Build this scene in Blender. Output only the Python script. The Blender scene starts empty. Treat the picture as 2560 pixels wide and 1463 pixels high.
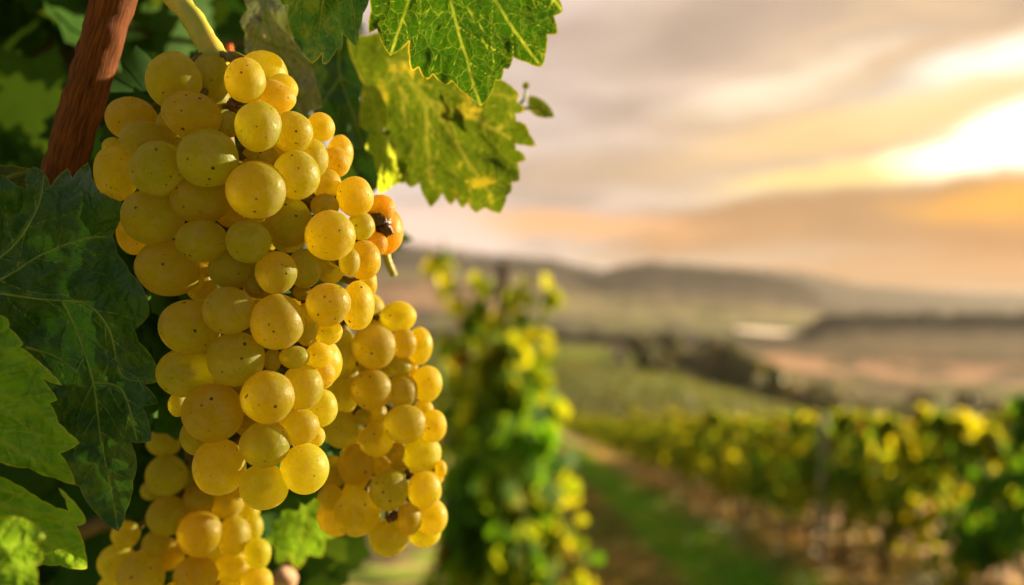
import bpy, math, random
import numpy as np
from mathutils import Vector, Matrix, noise
from mathutils.geometry import delaunay_2d_cdt

S = bpy.context.scene
COL = S.collection
rnd = random.Random(7)
F = 2489.0                 # focal length in photo pixels (35 mm on a 36 mm wide frame)
CX, CY = 1280.0, 731.5
CAMZ = 1.45

# ------------------------------------------------------------------ camera
cd = bpy.data.cameras.new("camera"); cam = bpy.data.objects.new("camera", cd); COL.objects.link(cam)
cam.location = (0, 0, CAMZ); cam.rotation_euler = (math.radians(90), 0, 0)
cd.sensor_width = 36.0; cd.lens = 35.0; cd.clip_start = 0.02; cd.clip_end = 30000
cd.dof.use_dof = True; cd.dof.focus_distance = 0.272; cd.dof.aperture_fstop = 7.5; cd.dof.aperture_blades = 0
S.camera = cam
S.view_settings.view_transform = 'Standard'; S.view_settings.look = 'None'
S.view_settings.exposure = 1.75; S.view_settings.gamma = 1.0
S.cycles.use_denoising = True
S.cycles.max_bounces = 14; S.cycles.diffuse_bounces = 8; S.cycles.glossy_bounces = 3
S.cycles.transmission_bounces = 12; S.cycles.volume_bounces = 1; S.cycles.transparent_max_bounces = 8
S.cycles.use_light_tree = True
S.cycles.sample_clamp_indirect = 6.0

SUN_AZ, SUN_EL = math.radians(60.0), math.radians(13.0)
SUN_DIR = Vector((math.sin(SUN_AZ)*math.cos(SUN_EL), math.cos(SUN_AZ)*math.cos(SUN_EL), math.sin(SUN_EL)))

def lin(r, g, b):
    f = lambda c: (c/255/12.92) if c/255 <= .04045 else ((c/255+.055)/1.055)**2.4
    return (f(r), f(g), f(b), 1.0)

# ------------------------------------------------------------------ node helper
class NT:
    def __init__(s, tree): s.t = tree; s.t.nodes.clear()
    def n(s, typ, **kw):
        nd = s.t.nodes.new(typ)
        for k, v in kw.items():
            if k == 'ins':
                for i, val in v.items():
                    if isinstance(val, bpy.types.NodeSocket): s.t.links.new(val, nd.inputs[i])
                    else: nd.inputs[i].default_value = val
            else: setattr(nd, k, v)
        return nd
    def math(s, op, a, b=0.0, c=None, clamp=False):
        ins = {0: a, 1: b}
        if c is not None: ins[2] = c
        return s.n('ShaderNodeMath', operation=op, use_clamp=clamp, ins=ins).outputs[0]
    def mix(s, f, a, b, blend='MIX'):
        nd = s.n('ShaderNodeMix', data_type='RGBA', blend_type=blend)
        for i, v in ((0, f), (6, a), (7, b)):
            if isinstance(v, bpy.types.NodeSocket): s.t.links.new(v, nd.inputs[i])
            else: nd.inputs[i].default_value = v
        return nd.outputs[2]
    def rng(s, v, a, b, c=0.0, d=1.0, smooth=True):
        return s.n('ShaderNodeMapRange', interpolation_type='SMOOTHSTEP' if smooth else 'LINEAR',
                   ins={0: v, 1: a, 2: b, 3: c, 4: d}).outputs[0]
    def noise(s, vec, scale, detail=3.0, rough=.55, out=0):
        return s.n('ShaderNodeTexNoise', ins={'Vector': vec, 'Scale': scale, 'Detail': detail, 'Roughness': rough}).outputs[out]

# ------------------------------------------------------------------ world: Nishita sky behind broken sunset cloud
W = bpy.data.worlds.new("World"); S.world = W; W.use_nodes = True
w = NT(W.node_tree)
tc = w.n('ShaderNodeTexCoord').outputs['Generated']
sx = w.n('ShaderNodeSeparateXYZ', ins={0: tc})
az = w.math('ARCTAN2', sx.outputs[0], sx.outputs[1])
el = w.math('ARCSINE', sx.outputs[2])
p0 = w.n('ShaderNodeCombineXYZ', ins={0: az, 1: el, 2: 0.0}).outputs[0]
pst = w.n('ShaderNodeVectorMath', operation='MULTIPLY', ins={0: p0, 1: (1.0, 2.6, 1.0)}).outputs[0]
wn = w.n('ShaderNodeTexNoise', ins={'Vector': pst, 'Scale': 5.0, 'Detail': 5.0, 'Roughness': .55}).outputs['Color']
wsub = w.n('ShaderNodeVectorMath', operation='SUBTRACT', ins={0: wn, 1: (.5, .5, .5)}).outputs[0]
wsc = w.n('ShaderNodeVectorMath', operation='MULTIPLY', ins={0: wsub, 1: (.20, .055, 0)}).outputs[0]
pw = w.n('ShaderNodeVectorMath', operation='ADD', ins={0: p0, 1: wsc}).outputs[0]
def azel(x, y):
    a = math.atan((x-CX)/F); return a, math.atan((CY-y)/F*math.cos(a))
def blob(cx, cy, rx, ry, rot, inner, gain=1.0, warp=True):
    a, e = azel(cx, cy)
    mp = w.n('ShaderNodeMapping', vector_type='TEXTURE',
             ins={'Vector': pw if warp else p0, 'Location': (a, e, 0), 'Rotation': (0, 0, math.radians(rot)),
                  'Scale': (rx/F, ry/F, 1)}).outputs[0]
    ln = w.n('ShaderNodeVectorMath', operation='LENGTH', ins={0: mp}).outputs['Value']
    return w.rng(ln, 1.0, inner, 0.0, gain)
# base colour of the cloud layer
hz = w.rng(az, -0.1, 0.5)
base = w.mix(hz, lin(228, 208, 197), lin(240, 205, 160))
up = w.rng(el, 0.25, 1.1)
base = w.mix(up, base, lin(214, 214, 218))
back = w.rng(sx.outputs[1], 0.35, -0.35)
base = w.mix(back, base, lin(116, 126, 132))
streak = w.noise(w.n('ShaderNodeVectorMath', operation='MULTIPLY', ins={0: pw, 1: (1.6, 7.0, 1)}).outputs[0], 2.2, 6.0, .55)
base = w.mix(w.rng(streak, .42, .62), base, w.mix(0.7, base, lin(186, 160, 140)))
def sc(c, k): return (c[0]*k, c[1]*k, c[2]*k, 1)
BL = [
 (1760, 80, 480, 130, 6, .1, lin(192, 168, 146), .9),
 (1300, 250, 300, 140, 0, .0, lin(222, 200, 186), .6),
 (1800, 300, 360, 70, 4, .0, lin(200, 168, 134), .7),
 (1580, 420, 460, 90, 0, .0, lin(204, 172, 136), .8),
 (2010, 200, 440, 78, 12, .2, lin(255, 232, 200), .9),
 (2330, 120, 430, 40, 15, .0, lin(226, 190, 148), .8),
 (2520, 160, 420, 95, 12, .2, sc(lin(255, 246, 226), 1.15), 1.0),
 (2170, 300, 640, 80, 9, .3, lin(254, 214, 154), .9),
 (2300, 235, 240, 26, 6, .0, lin(255, 224, 170), .6),
 (1800, 235, 330, 36, 10, .0, lin(255, 232, 205), .6),
 (2340, 392, 660, 62, 9, .3, lin(255, 236, 175), 1.0),
 (2060, 440, 400, 45, 5, .3, lin(255, 226, 150), .9),
 (2700, 345, 440, 135, 6, .35, sc(lin(255, 240, 205), 1.7), 1.0),
 (2600, 335, 240, 110, 6, .2, sc(lin(255, 246, 226), 1.6), 1.0),
 (2300, 590, 850, 150, 3, .72, lin(196, 152, 108), 1.0),
 (2680, 505, 480, 75, 0, .25, lin(255, 186, 66), .95),
 (2520, 620, 420, 120, 0, .0, lin(196, 138, 84), .85),
 (1400, 565, 560, 46, -2, .1, lin(253, 192, 138), .95),
 (1060, 590, 330, 80, 0, .2, lin(252, 222, 204), .9),
 (1700, 640, 800, 42, 0, .0, lin(212, 186, 162), .7),
 (1500, 575, 300, 22, 2, .0, lin(255, 196, 140), .4),
]
colr = base
for (bx, by, rx, ry, rot, inner, c, g) in BL:
    colr = w.mix(blob(bx, by, rx, ry, rot, inner, g), colr, c)
fine = w.noise(w.n('ShaderNodeVectorMath', operation='MULTIPLY', ins={0: pw, 1: (1.0, 3.0, 1)}).outputs[0], 9.0, 4.0, .5)
colr = w.mix(1.0, colr, w.n('ShaderNodeCombineColor', ins={0: w.rng(fine, .2, .8, .93, 1.07), 1: w.rng(fine, .2, .8, .93, 1.07), 2: w.rng(fine, .2, .8, .93, 1.07)}).outputs[0], 'MULTIPLY')
sky = w.n('ShaderNodeTexSky', sky_type='NISHITA', sun_disc=False, sun_elevation=SUN_EL, sun_rotation=SUN_AZ,
          air_density=1.2, dust_density=3.0, altitude=300)
bg1 = w.n('ShaderNodeBackground', ins={0: sky.outputs[0], 1: 0.10})
bg2 = w.n('ShaderNodeBackground', ins={0: w.n('ShaderNodeGamma', ins={0: colr, 1: 1.15}).outputs[0], 1: 0.33})
mixw = w.n('ShaderNodeMixShader', ins={0: 0.97, 1: bg1.outputs[0], 2: bg2.outputs[0]})
w.n('ShaderNodeOutputWorld', ins={0: mixw.outputs[0]})
W.cycles.sampling_method = 'MANUAL'; W.cycles.sample_map_resolution = 1024

sd = bpy.data.lights.new("sun", 'SUN'); sun = bpy.data.objects.new("sun", sd); COL.objects.link(sun)
sd.energy = 5.0; sd.angle = math.radians(0.6); sd.color = (1.0, 0.78, 0.47)
sun.rotation_euler = SUN_DIR.to_track_quat('Z', 'Y').to_euler()

# ------------------------------------------------------------------ object helpers
def tag(o, label=None, cat=None, group=None, kind=None):
    if label: o['label'] = label
    if cat: o['category'] = cat
    if group: o['group'] = group
    if kind: o['kind'] = kind
    return o
def empty(name, loc=(0, 0, 0), **kw):
    o = bpy.data.objects.new(name, None); COL.objects.link(o); o.location = loc; o.empty_display_size = .02
    return tag(o, **kw)
def mesh_obj(name, verts, faces, mat, parent=None, smooth=True, attrs=None, **kw):
    me = bpy.data.meshes.new(name)
    me.from_pydata([tuple(v) for v in verts] if not isinstance(verts, np.ndarray) else verts.tolist(), [], faces)
    if smooth: me.polygons.foreach_set('use_smooth', [True]*len(me.polygons))
    if attrs:
        for k, a in attrs.items():
            a = np.asarray(a, dtype=np.float32)
            if a.ndim == 1:
                at = me.attributes.new(k, 'FLOAT', 'POINT'); at.data.foreach_set('value', a)
            else:
                at = me.attributes.new(k, 'FLOAT_VECTOR', 'POINT'); at.data.foreach_set('vector', a.ravel())
    if mat: me.materials.append(mat)
    me.update()
    o = bpy.data.objects.new(name, me); COL.objects.link(o)
    if parent: o.parent = parent
    return tag(o, **kw)
def P(x, y, d): return Vector(((x-CX)/F*d, d, CAMZ+(CY-y)/F*d))
def tube(pts, radii, seg=10, lump=0.0, seed=0, caps=True):
    V, Fc = [], []
    n = len(pts); up = Vector((0.13, 0.97, 0.2))
    r_ = random.Random(seed)
    for i, p in enumerate(pts):
        t = (Vector(pts[min(i+1, n-1)])-Vector(pts[max(i-1, 0)])).normalized()
        a = t.cross(up).normalized(); b = t.cross(a).normalized()
        for k in range(seg):
            an = 2*math.pi*k/seg
            rr = radii[i]*(1+lump*noise.noise(Vector((math.cos(an)*1.3+seed, math.sin(an)*1.3, i*.45))))
            V.append(Vector(p)+a*rr*math.cos(an)+b*rr*math.sin(an))
        if i:
            for k in range(seg):
                k2 = (k+1) % seg
                Fc.append(((i-1)*seg+k, (i-1)*seg+k2, i*seg+k2, i*seg+k))
    if caps:
        Fc.append(tuple(range(seg))[::-1]); Fc.append(tuple(range((n-1)*seg, n*seg)))
    return V, Fc
def merge(parts):
    V, Fc = [], []
    for v, f in parts:
        o = len(V); V += [Vector(q) for q in v]; Fc += [tuple(i+o for i in q) for q in f]
    return V, Fc
def spline(pts, n):
    pts = [Vector(p) for p in pts]; out = []
    m = len(pts)-1
    for i in range(n+1):
        t = i/n*m; k = min(int(t), m-1); u = t-k
        p0, p1, p2, p3 = pts[max(k-1, 0)], pts[k], pts[k+1], pts[min(k+2, m)]
        out.append(.5*((2*p1)+(p2-p0)*u+(2*p0-5*p1+4*p2-p3)*u*u+(3*p1-p0-3*p2+p3)*u**3))
    return out

# ------------------------------------------------------------------ materials
def material(name):
    m = bpy.data.materials.new(name); m.use_nodes = True
    return m, NT(m.node_tree)
def out(nt, sh): nt.n('ShaderNodeOutputMaterial', ins={0: sh})

def grape_mat(name, green, amber, shift=0.0, glow=((.87, .725, .012, 1), (.97, .665, .008, 1))):
    m, t = material(name)
    at = t.n('ShaderNodeAttribute', attribute_name='tex').outputs['Vector']
    oi = t.n('ShaderNodeObjectInfo').outputs['Random']
    off = t.n('ShaderNodeVectorMath', operation='SCALE', ins={0: (17.0, 31.0, 23.0), 'Scale': oi}).outputs[0]
    v = t.n('ShaderNodeVectorMath', operation='ADD', ins={0: at, 1: off}).outputs[0]
    n1 = t.noise(v, 1.1, 2.0)
    f = t.math('ADD', t.rng(n1, .35, .65, -.2, .25), t.rng(oi, 0, 1, .12+shift, .85+shift, False), clamp=True)
    c = t.mix(f, green, amber)
    # tiny mottling under the skin
    n2 = t.noise(v, 7.0, 5.0, .65)
    c = t.mix(t.rng(n2, .4, .75, 0, .35), c, t.mix(.5, c, (.50, .46, .06, 1)))
    # dusty bloom
    n3 = t.noise(v, 1.7, 6.0, .62)
    bl = t.rng(n3, .46, .62, 0, .7)
    c = t.mix(bl, c, (.50, .49, .20, 1))
    # russet patches
    n4 = t.noise(t.n('ShaderNodeVectorMath', operation='ADD', ins={0: v, 1: (5, 9, 2)}).outputs[0], 2.3, 5.0, .6)
    c = t.mix(t.rng(n4, .62, .74, 0, .75), c, (.26, .12, .04, 1))
    # lenticel dots
    def dots(scale, r, keep):
        wv = t.n('ShaderNodeTexNoise', ins={'Vector': v, 'Scale': 14.0, 'Detail': 2.0}).outputs['Color']
        vv = t.n('ShaderNodeVectorMath', operation='MULTIPLY_ADD', ins={0: wv, 1: (.08, .08, .08), 2: v}).outputs[0]
        vo = t.n('ShaderNodeTexVoronoi', ins={'Vector': vv, 'Scale': scale})
        keepn = t.n('ShaderNodeSeparateColor', ins={0: vo.outputs['Color']}).outputs[0]
        on = t.math('GREATER_THAN', keepn, keep)
        rr = t.math('MULTIPLY', t.n('ShaderNodeSeparateColor', ins={0: vo.outputs['Color']}).outputs[1], r)
        return t.math('MULTIPLY', on, t.rng(t.math('SUBTRACT', vo.outputs['Distance'], rr), .05, -.01, 0, 1))
    d1 = dots(2.8, .17, .62); d2 = dots(6.0, .16, .80)
    scv = t.n('ShaderNodeVectorMath', operation='MULTIPLY', ins={0: v, 1: (3, 3, 14)}).outputs[0]
    scr = t.rng(t.noise(scv, 2.6, 3.0, .5), .71, .76, 0, .5)
    dm = t.math('MAXIMUM', t.math('MAXIMUM', d1, scr), t.math('MULTIPLY', d2, .85))
    sp = t.n('ShaderNodeSeparateXYZ', ins={0: at})
    rad = t.math('SQRT', t.math('ADD', t.math('POWER', sp.outputs[0], 2.0), t.math('POWER', sp.outputs[1], 2.0)))
    scar = t.math('MULTIPLY', t.rng(rad, .06, .02, 0, .8), t.math('LESS_THAN', sp.outputs[2], 0.0))
    dm = t.math('MAXIMUM', dm, scar)
    c = t.mix(dm, c, (.07, .028, .010, 1))
    ro = t.math('ADD', t.rng(n2, .3, .7, .30, .44), t.math('MULTIPLY', bl, .5))
    bh = t.math('ADD', t.math('MULTIPLY', t.noise(v, 5.0, 6.0, .6), .6), t.math('MULTIPLY', dm, .25))
    bp = t.n('ShaderNodeBump', ins={'Strength': .45, 'Distance': .0009, 'Height': bh})
    b = t.n('ShaderNodeBsdfPrincipled', subsurface_method='RANDOM_WALK',
            ins={'Base Color': c, 'Roughness': ro, 'Subsurface Weight': 1.0, 'Subsurface Radius': (1.0, .58, .07),
                 'Subsurface Scale': .013, 'IOR': 1.38, 'Specular IOR Level': .45, 'Normal': bp.outputs[0]})
    b.inputs['Subsurface Weight'].default_value = 0.0
    b.inputs['Transmission Weight'].default_value = .42; b.inputs['IOR'].default_value = 1.30
    b.inputs['Sheen Weight'].default_value = .18; b.inputs['Sheen Roughness'].default_value = .4
    b.inputs['Sheen Tint'].default_value = (1.0, .74, .30, 1)
    c2 = t.mix(dm, t.mix(f, glow[0], glow[1]), (.05, .018, .005, 1))
    c2 = t.mix(t.rng(n2, .4, .75, 0, .4), c2, sc((.75, .52, .02), .8))
    tr = t.n('ShaderNodeBsdfTranslucent', ins={0: c2, 'Normal': bp.outputs[0]})
    out(t, t.n('ShaderNodeMixShader', ins={0: .54, 1: b.outputs[0], 2: tr.outputs[0]}).outputs[0]); return m
GR = grape_mat('grape_skin', (.30, .42, .035, 1), (.38, .42, .025, 1), -.15)
GR2 = grape_mat('grape_skin_ripe', (.34, .40, .028, 1), (.44, .39, .018, 1), .05)
GR3 = grape_mat('grape_skin_overripe', (.52, .33, .02, 1), (.56, .32, .014, 1), .2, ((.98, .62, .01, 1), (1.0, .58, .008, 1)))

def leaf_mat(name, dark, light, vein, edge, trans, tmix=.5, spots=.0, veinw=.0007, rough=.48, off=0, edgek=.8, spotc=(.55, .40, .04, 1), netw=.03, bumpk=1.0):
    """blade of a big leaf: 'vd' distance to a vein, 'ed' distance to the margin, in metres"""
    m, t = material(name)
    ob = t.n('ShaderNodeTexCoord').outputs['Object']
    vd = t.n('ShaderNodeAttribute', attribute_name='vd').outputs['Fac']
    ed = t.n('ShaderNodeAttribute', attribute_name='ed').outputs['Fac']
    n1 = t.noise(ob, 60, 4.0, .6); n2 = t.noise(ob, 420, 5.0, .65)
    c = t.mix(t.rng(n1, .3, .7), dark, light)
    c = t.mix(t.rng(n2, .35, .7, 0, .6), c, sc(light, 1.25))
    vo = t.n('ShaderNodeTexVoronoi', feature='DISTANCE_TO_EDGE',
             ins={'Vector': t.n('ShaderNodeVectorMath', operation='MULTIPLY_ADD', ins={0: t.n('ShaderNodeTexNoise', ins={'Vector': ob, 'Scale': 120.0, 'Detail': 3.0}).outputs['Color'], 1: (.008, .008, .008), 2: ob}).outputs[0], 'Scale': 170.0})
    vo2 = t.n('ShaderNodeTexVoronoi', feature='DISTANCE_TO_EDGE', ins={'Vector': ob, 'Scale': 420.0})
    net = t.math('MULTIPLY', t.rng(vo.outputs['Distance'], netw*1.8, 0.0, 0, .75), t.rng(n1, .35, .6, .2, 1))
    net2 = t.rng(vo2.outputs['Distance'], .07, 0.0, 0, .22)
    stip = t.math('MULTIPLY', t.rng(t.noise(ob, 1100, 3.0, .6), .55, .70), t.rng(t.noise(ob, 140, 3.0), .42, .6))
    vm = t.math('MAXIMUM', t.math('MULTIPLY', stip, .4), t.math('MAXIMUM', t.rng(vd, veinw, veinw*.15, 0, 1), t.math('MAXIMUM', net, net2)))
    c = t.mix(t.math('MULTIPLY', vm, .8), c, vein)
    sn = t.noise(t.n('ShaderNodeVectorMath', operation='ADD', ins={0: ob, 1: (off, off*.7, off)}).outputs[0], 48, 5.0, .7)
    sm = t.rng(sn, .60-spots*.15, .68-spots*.1, 0, min(1, spots*3))
    c = t.mix(sm, c, spotc)
    tips = t.rng(t.noise(ob, 45, 2.0), .55, .75, .3, 1.0)
    em = t.math('MULTIPLY', t.rng(ed, .00048, .0001), t.math('MULTIPLY', tips, edgek))
    c = t.mix(em, c, edge)
    vbr = t.n('ShaderNodeTexVoronoi', ins={'Vector': ob, 'Scale': 75.0})
    kk = t.n('ShaderNodeSeparateColor', ins={0: vbr.outputs['Color']}).outputs[0]
    br = t.math('MULTIPLY', t.rng(vbr.outputs['Distance'], .12, .05), t.math('GREATER_THAN', kk, .93))
    c = t.mix(br, c, (.06, .025, .01, 1))
    h = t.math('ADD', t.math('MULTIPLY', t.rng(vd, 0.0, .0022), 1.0), t.math('ADD', t.math('MULTIPLY', t.rng(vo.outputs['Distance'], 0, .3), .55), t.math('MULTIPLY', n2, .35)))
    bp = t.n('ShaderNodeBump', ins={'Strength': 1.0*bumpk, 'Distance': .0019, 'Height': h})
    b = t.n('ShaderNodeBsdfPrincipled', ins={'Base Color': c, 'Roughness': rough, 'Specular IOR Level': .35, 'Normal': bp.outputs[0]})
    tcx = t.mix(t.math('MULTIPLY', vm, .75), trans, sc(vein, 1.15))
    tcx = t.mix(t.rng(n2, .35, .75, 0, .5), tcx, sc(trans, .55))
    tcx = t.mix(t.rng(n1, .35, .7, 0, .45), tcx, sc(trans, 1.5))
    tcx = t.mix(sm, tcx, sc(spotc, 1.3)); tcx = t.mix(em, tcx, edge); tcx = t.mix(br, tcx, (.05, .02, .01, 1))
    tr = t.n('ShaderNodeBsdfTranslucent', ins={0: tcx, 'Normal': bp.outputs[0]})
    ms = t.n('ShaderNodeMixShader', ins={0: tmix, 1: b.outputs[0], 2: tr.outputs[0]})
    out(t, ms.outputs[0]); return m
LM_green = leaf_mat('leaf_green', (.025, .08, .006, 1), (.045, .125, .008, 1), (.32, .36, .03, 1), (.60, .42, .03, 1), (.020, .064, .001, 1), .55, .0, veinw=.00036, netw=.014, bumpk=.55)
LM_dark = leaf_mat('leaf_dark', (.015, .062, .008, 1), (.026, .085, .010, 1), (.08, .15, .025, 1), (.40, .32, .04, 1), (.02, .07, .005, 1), .16, .02, rough=.45, netw=.012, veinw=.0004, bumpk=.4, edgek=.4)
LM_mid = leaf_mat('leaf_mid', (.10, .28, .012, 1), (.17, .40, .016, 1), (.24, .38, .03, 1), (.85, .62, .06, 1), (.15, .27, .010, 1), .45, .03, rough=.42, bumpk=.7)
LM_yellow = leaf_mat('leaf_turning', (.03, .08, .008, 1), (.06, .12, .010, 1), (.20, .19, .02, 1), (.55, .36, .04, 1), (.050, .080, .002, 1), .6, .20, off=1.37, bumpk=.35, spotc=(.30, .23, .012, 1))
LM_pale = leaf_mat('leaf_underside', (.26, .28, .16, 1), (.40, .38, .24, 1), (.34, .34, .18, 1), (.4, .36, .1, 1), (.10, .14, .03, 1), .3, .1, rough=.7)
LM_wither = leaf_mat('leaf_withered', (.6, .52, .46, 1), (.85, .76, .68, 1), (.4, .33, .24, 1), (.4, .36, .1, 1), (.35, .28, .2, 1), .3, .1, rough=.8)
LM_lime = leaf_mat('leaf_lime', (.09, .20, .01, 1), (.2, .30, .02, 1), (.5, .5, .1, 1), (.8, .7, .2, 1), (.5, .62, .02, 1), .6, .3, spotc=(.8, .7, .1, 1))
def simple(name, c, rough=.6, spec=.4, c2=None, scale=30.0, bump=0.0, trans=None, sss=0, stretch=(1, 1, 1), detail=4.0, lo=.35, hi=.65):
    m, t = material(name)
    ob = t.n('ShaderNodeTexCoord').outputs['Object']
    v = t.n('ShaderNodeVectorMath', operation='MULTIPLY', ins={0: ob, 1: stretch}).outputs[0]
    n1 = t.noise(v, scale, detail, .6)
    col = t.mix(t.rng(n1, lo, hi), c, c2 or sc(c, 1.3))
    ins = {'Base Color': col, 'Roughness': rough, 'Specular IOR Level': spec}
    if bump: ins['Normal'] = t.n('ShaderNodeBump', ins={'Strength': .8, 'Distance': bump, 'Height': n1}).outputs[0]
    if sss: ins['Subsurface Weight'] = 1.0; ins['Subsurface Scale'] = sss; ins['Subsurface Radius'] = (1, .6, .2)
    b = t.n('ShaderNodeBsdfPrincipled', ins=ins); sh = b.outputs[0]
    if trans:
        tr = t.n('ShaderNodeBsdfTranslucent', ins={0: trans}); sh = t.n('ShaderNodeMixShader', ins={0: .5, 1: sh, 2: tr.outputs[0]}).outputs[0]
    out(t, sh); return m
M_vein = simple('leaf_vein', (.36, .38, .06, 1), .5, .3, (.5, .46, .10, 1), 200, trans=(.85, .8, .12, 1))
M_veindark = simple('leaf_vein_dark', (.13, .21, .035, 1), .5, .3, (.18, .25, .05, 1), 200)
M_stem = simple('stem_green', (.30, .32, .03, 1), .5, .4, (.46, .36, .05, 1), 90, .0003, sss=.0012)
M_rachis = simple('rachis_brown', (.10, .07, .02, 1), .7, .2, (.16, .13, .03, 1), 200, .0003)
M_dry = simple('dry_berry', (.035, .012, .006, 1), .55, .5, (.09, .03, .012, 1), 300, .001)
M_redstem = simple('red_petiole', (.42, .07, .015, 1), .6, .2, (.6, .15, .02, 1), 90, sss=.002)
M_trunk = simple('vine_trunk', (.06, .04, .028, 1), .9, .2, (.13, .09, .06, 1), 25, .006, stretch=(1, 1, .2))
M_post = simple('weathered_post', (.30, .25, .22, 1), .85, .2, (.44, .38, .34, 1), 20, .003, stretch=(1, 1, .15))
M_wire = simple('wire', (.3, .3, .3, 1), .4, .5)
M_wall = simple('hut_wall', (.62, .54, .46, 1), .9, .2, (.75, .68, .58, 1), 3)
M_roof = simple('hut_roof', (.34, .20, .14, 1), .9, .2, (.42, .28, .2, 1), 3)
M_pane = simple('window_dark', (.03, .035, .04, 1), .15, .5)

def cane_mat():
    m, t = material('cane_bark')
    ob = t.n('ShaderNodeAttribute', attribute_name='tex').outputs['Vector']
    v = t.n('ShaderNodeVectorMath', operation='MULTIPLY', ins={0: ob, 1: (1, 1, .09)}).outputs[0]
    n1 = t.noise(v, 9, 6.0, .65); n2 = t.noise(ob, 1.2, 3.0); n3 = t.noise(v, 30, 4.0, .6)
    c = t.mix(t.rng(n1, .32, .66), (.035, .011, .005, 1), (.17, .055, .014, 1))
    c = t.mix(t.rng(n2, .45, .7, 0, .5), c, (.12, .035, .012, 1))
    c = t.mix(t.rng(n3, .58, .7, 0, .5), c, (.22, .08, .02, 1))
    c = t.mix(t.rng(n3, .40, .30, 0, .8), c, (.03, .012, .006, 1))
    bp = t.n('ShaderNodeBump', ins={'Strength': .9, 'Distance': .0004, 'Height': t.math('ADD', n1, t.math('MULTIPLY', n3, .5))})
    b = t.n('ShaderNodeBsdfPrincipled', ins={'Base Color': c, 'Roughness': .8, 'Specular IOR Level': .12, 'Normal': bp.outputs[0]})
    out(t, b.outputs[0]); return m
M_cane = cane_mat()

def foliage_mat(name, g1, g2, yel, tr1, tr2, tmix=.55, ylo=.62, yhi=.8, rust=(.40, .10, .015, 1), rough=.5, spec=.35):
    m, t = material(name)
    ti = t.n('ShaderNodeAttribute', attribute_name='tint').outputs['Fac']
    ob = t.n('ShaderNodeTexCoord').outputs['Object']
    c = t.mix(t.rng(ti, 0, ylo), g1, g2); c = t.mix(t.rng(ti, ylo, yhi), c, yel); c = t.mix(t.rng(ti, .965, .985), c, rust)
    c = t.mix(t.rng(t.noise(ob, 90, 3.0), .4, .7, 0, .4), c, sc(g2, 1.2))
    tcx = t.mix(t.rng(ti, .1, yhi), tr1, tr2); tcx = t.mix(t.rng(ti, .965, .985), tcx, sc(rust, 1.6))
    b = t.n('ShaderNodeBsdfPrincipled', ins={'Base Color': c, 'Roughness': rough, 'Specular IOR Level': spec})
    tr = t.n('ShaderNodeBsdfTranslucent', ins={0: tcx})
    out(t, t.n('ShaderNodeMixShader', ins={0: tmix, 1: b.outputs[0], 2: tr.outputs[0]}).outputs[0]); return m
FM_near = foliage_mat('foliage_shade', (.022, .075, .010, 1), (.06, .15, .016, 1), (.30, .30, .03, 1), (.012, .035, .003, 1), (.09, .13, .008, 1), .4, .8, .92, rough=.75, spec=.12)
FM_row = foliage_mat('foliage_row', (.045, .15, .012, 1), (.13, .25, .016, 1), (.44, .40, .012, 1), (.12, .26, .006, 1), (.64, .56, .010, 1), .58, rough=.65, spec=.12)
FM_tree = foliage_mat('foliage_tree', (.09, .10, .025, 1), (.18, .17, .04, 1), (.32, .20, .05, 1), (.12, .14, .02, 1), (.34, .24, .02, 1), .45)
FM_slope = foliage_mat('foliage_slope', (.06, .10, .02, 1), (.12, .15, .025, 1), (.24, .20, .03, 1), (.08, .11, .01, 1), (.26, .24, .02, 1), .45)
FM_wood = foliage_mat('foliage_wood', (.02, .028, .015, 1), (.04, .045, .02, 1), (.08, .06, .03, 1), (.02, .03, .01, 1), (.04, .04, .01, 1), .2)
FM_grass = foliage_mat('grass_blades', (.14, .38, .012, 1), (.26, .48, .015, 1), (.34, .30, .05, 1), (.16, .34, .01, 1), (.42, .40, .03, 1), .5, .75, .9)
FM_litter = foliage_mat('weeds_and_litter', (.10, .12, .03, 1), (.22, .20, .04, 1), (.42, .26, .10, 1), (.2, .22, .02, 1), (.55, .36, .08, 1), .45, .5, .7)

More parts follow.
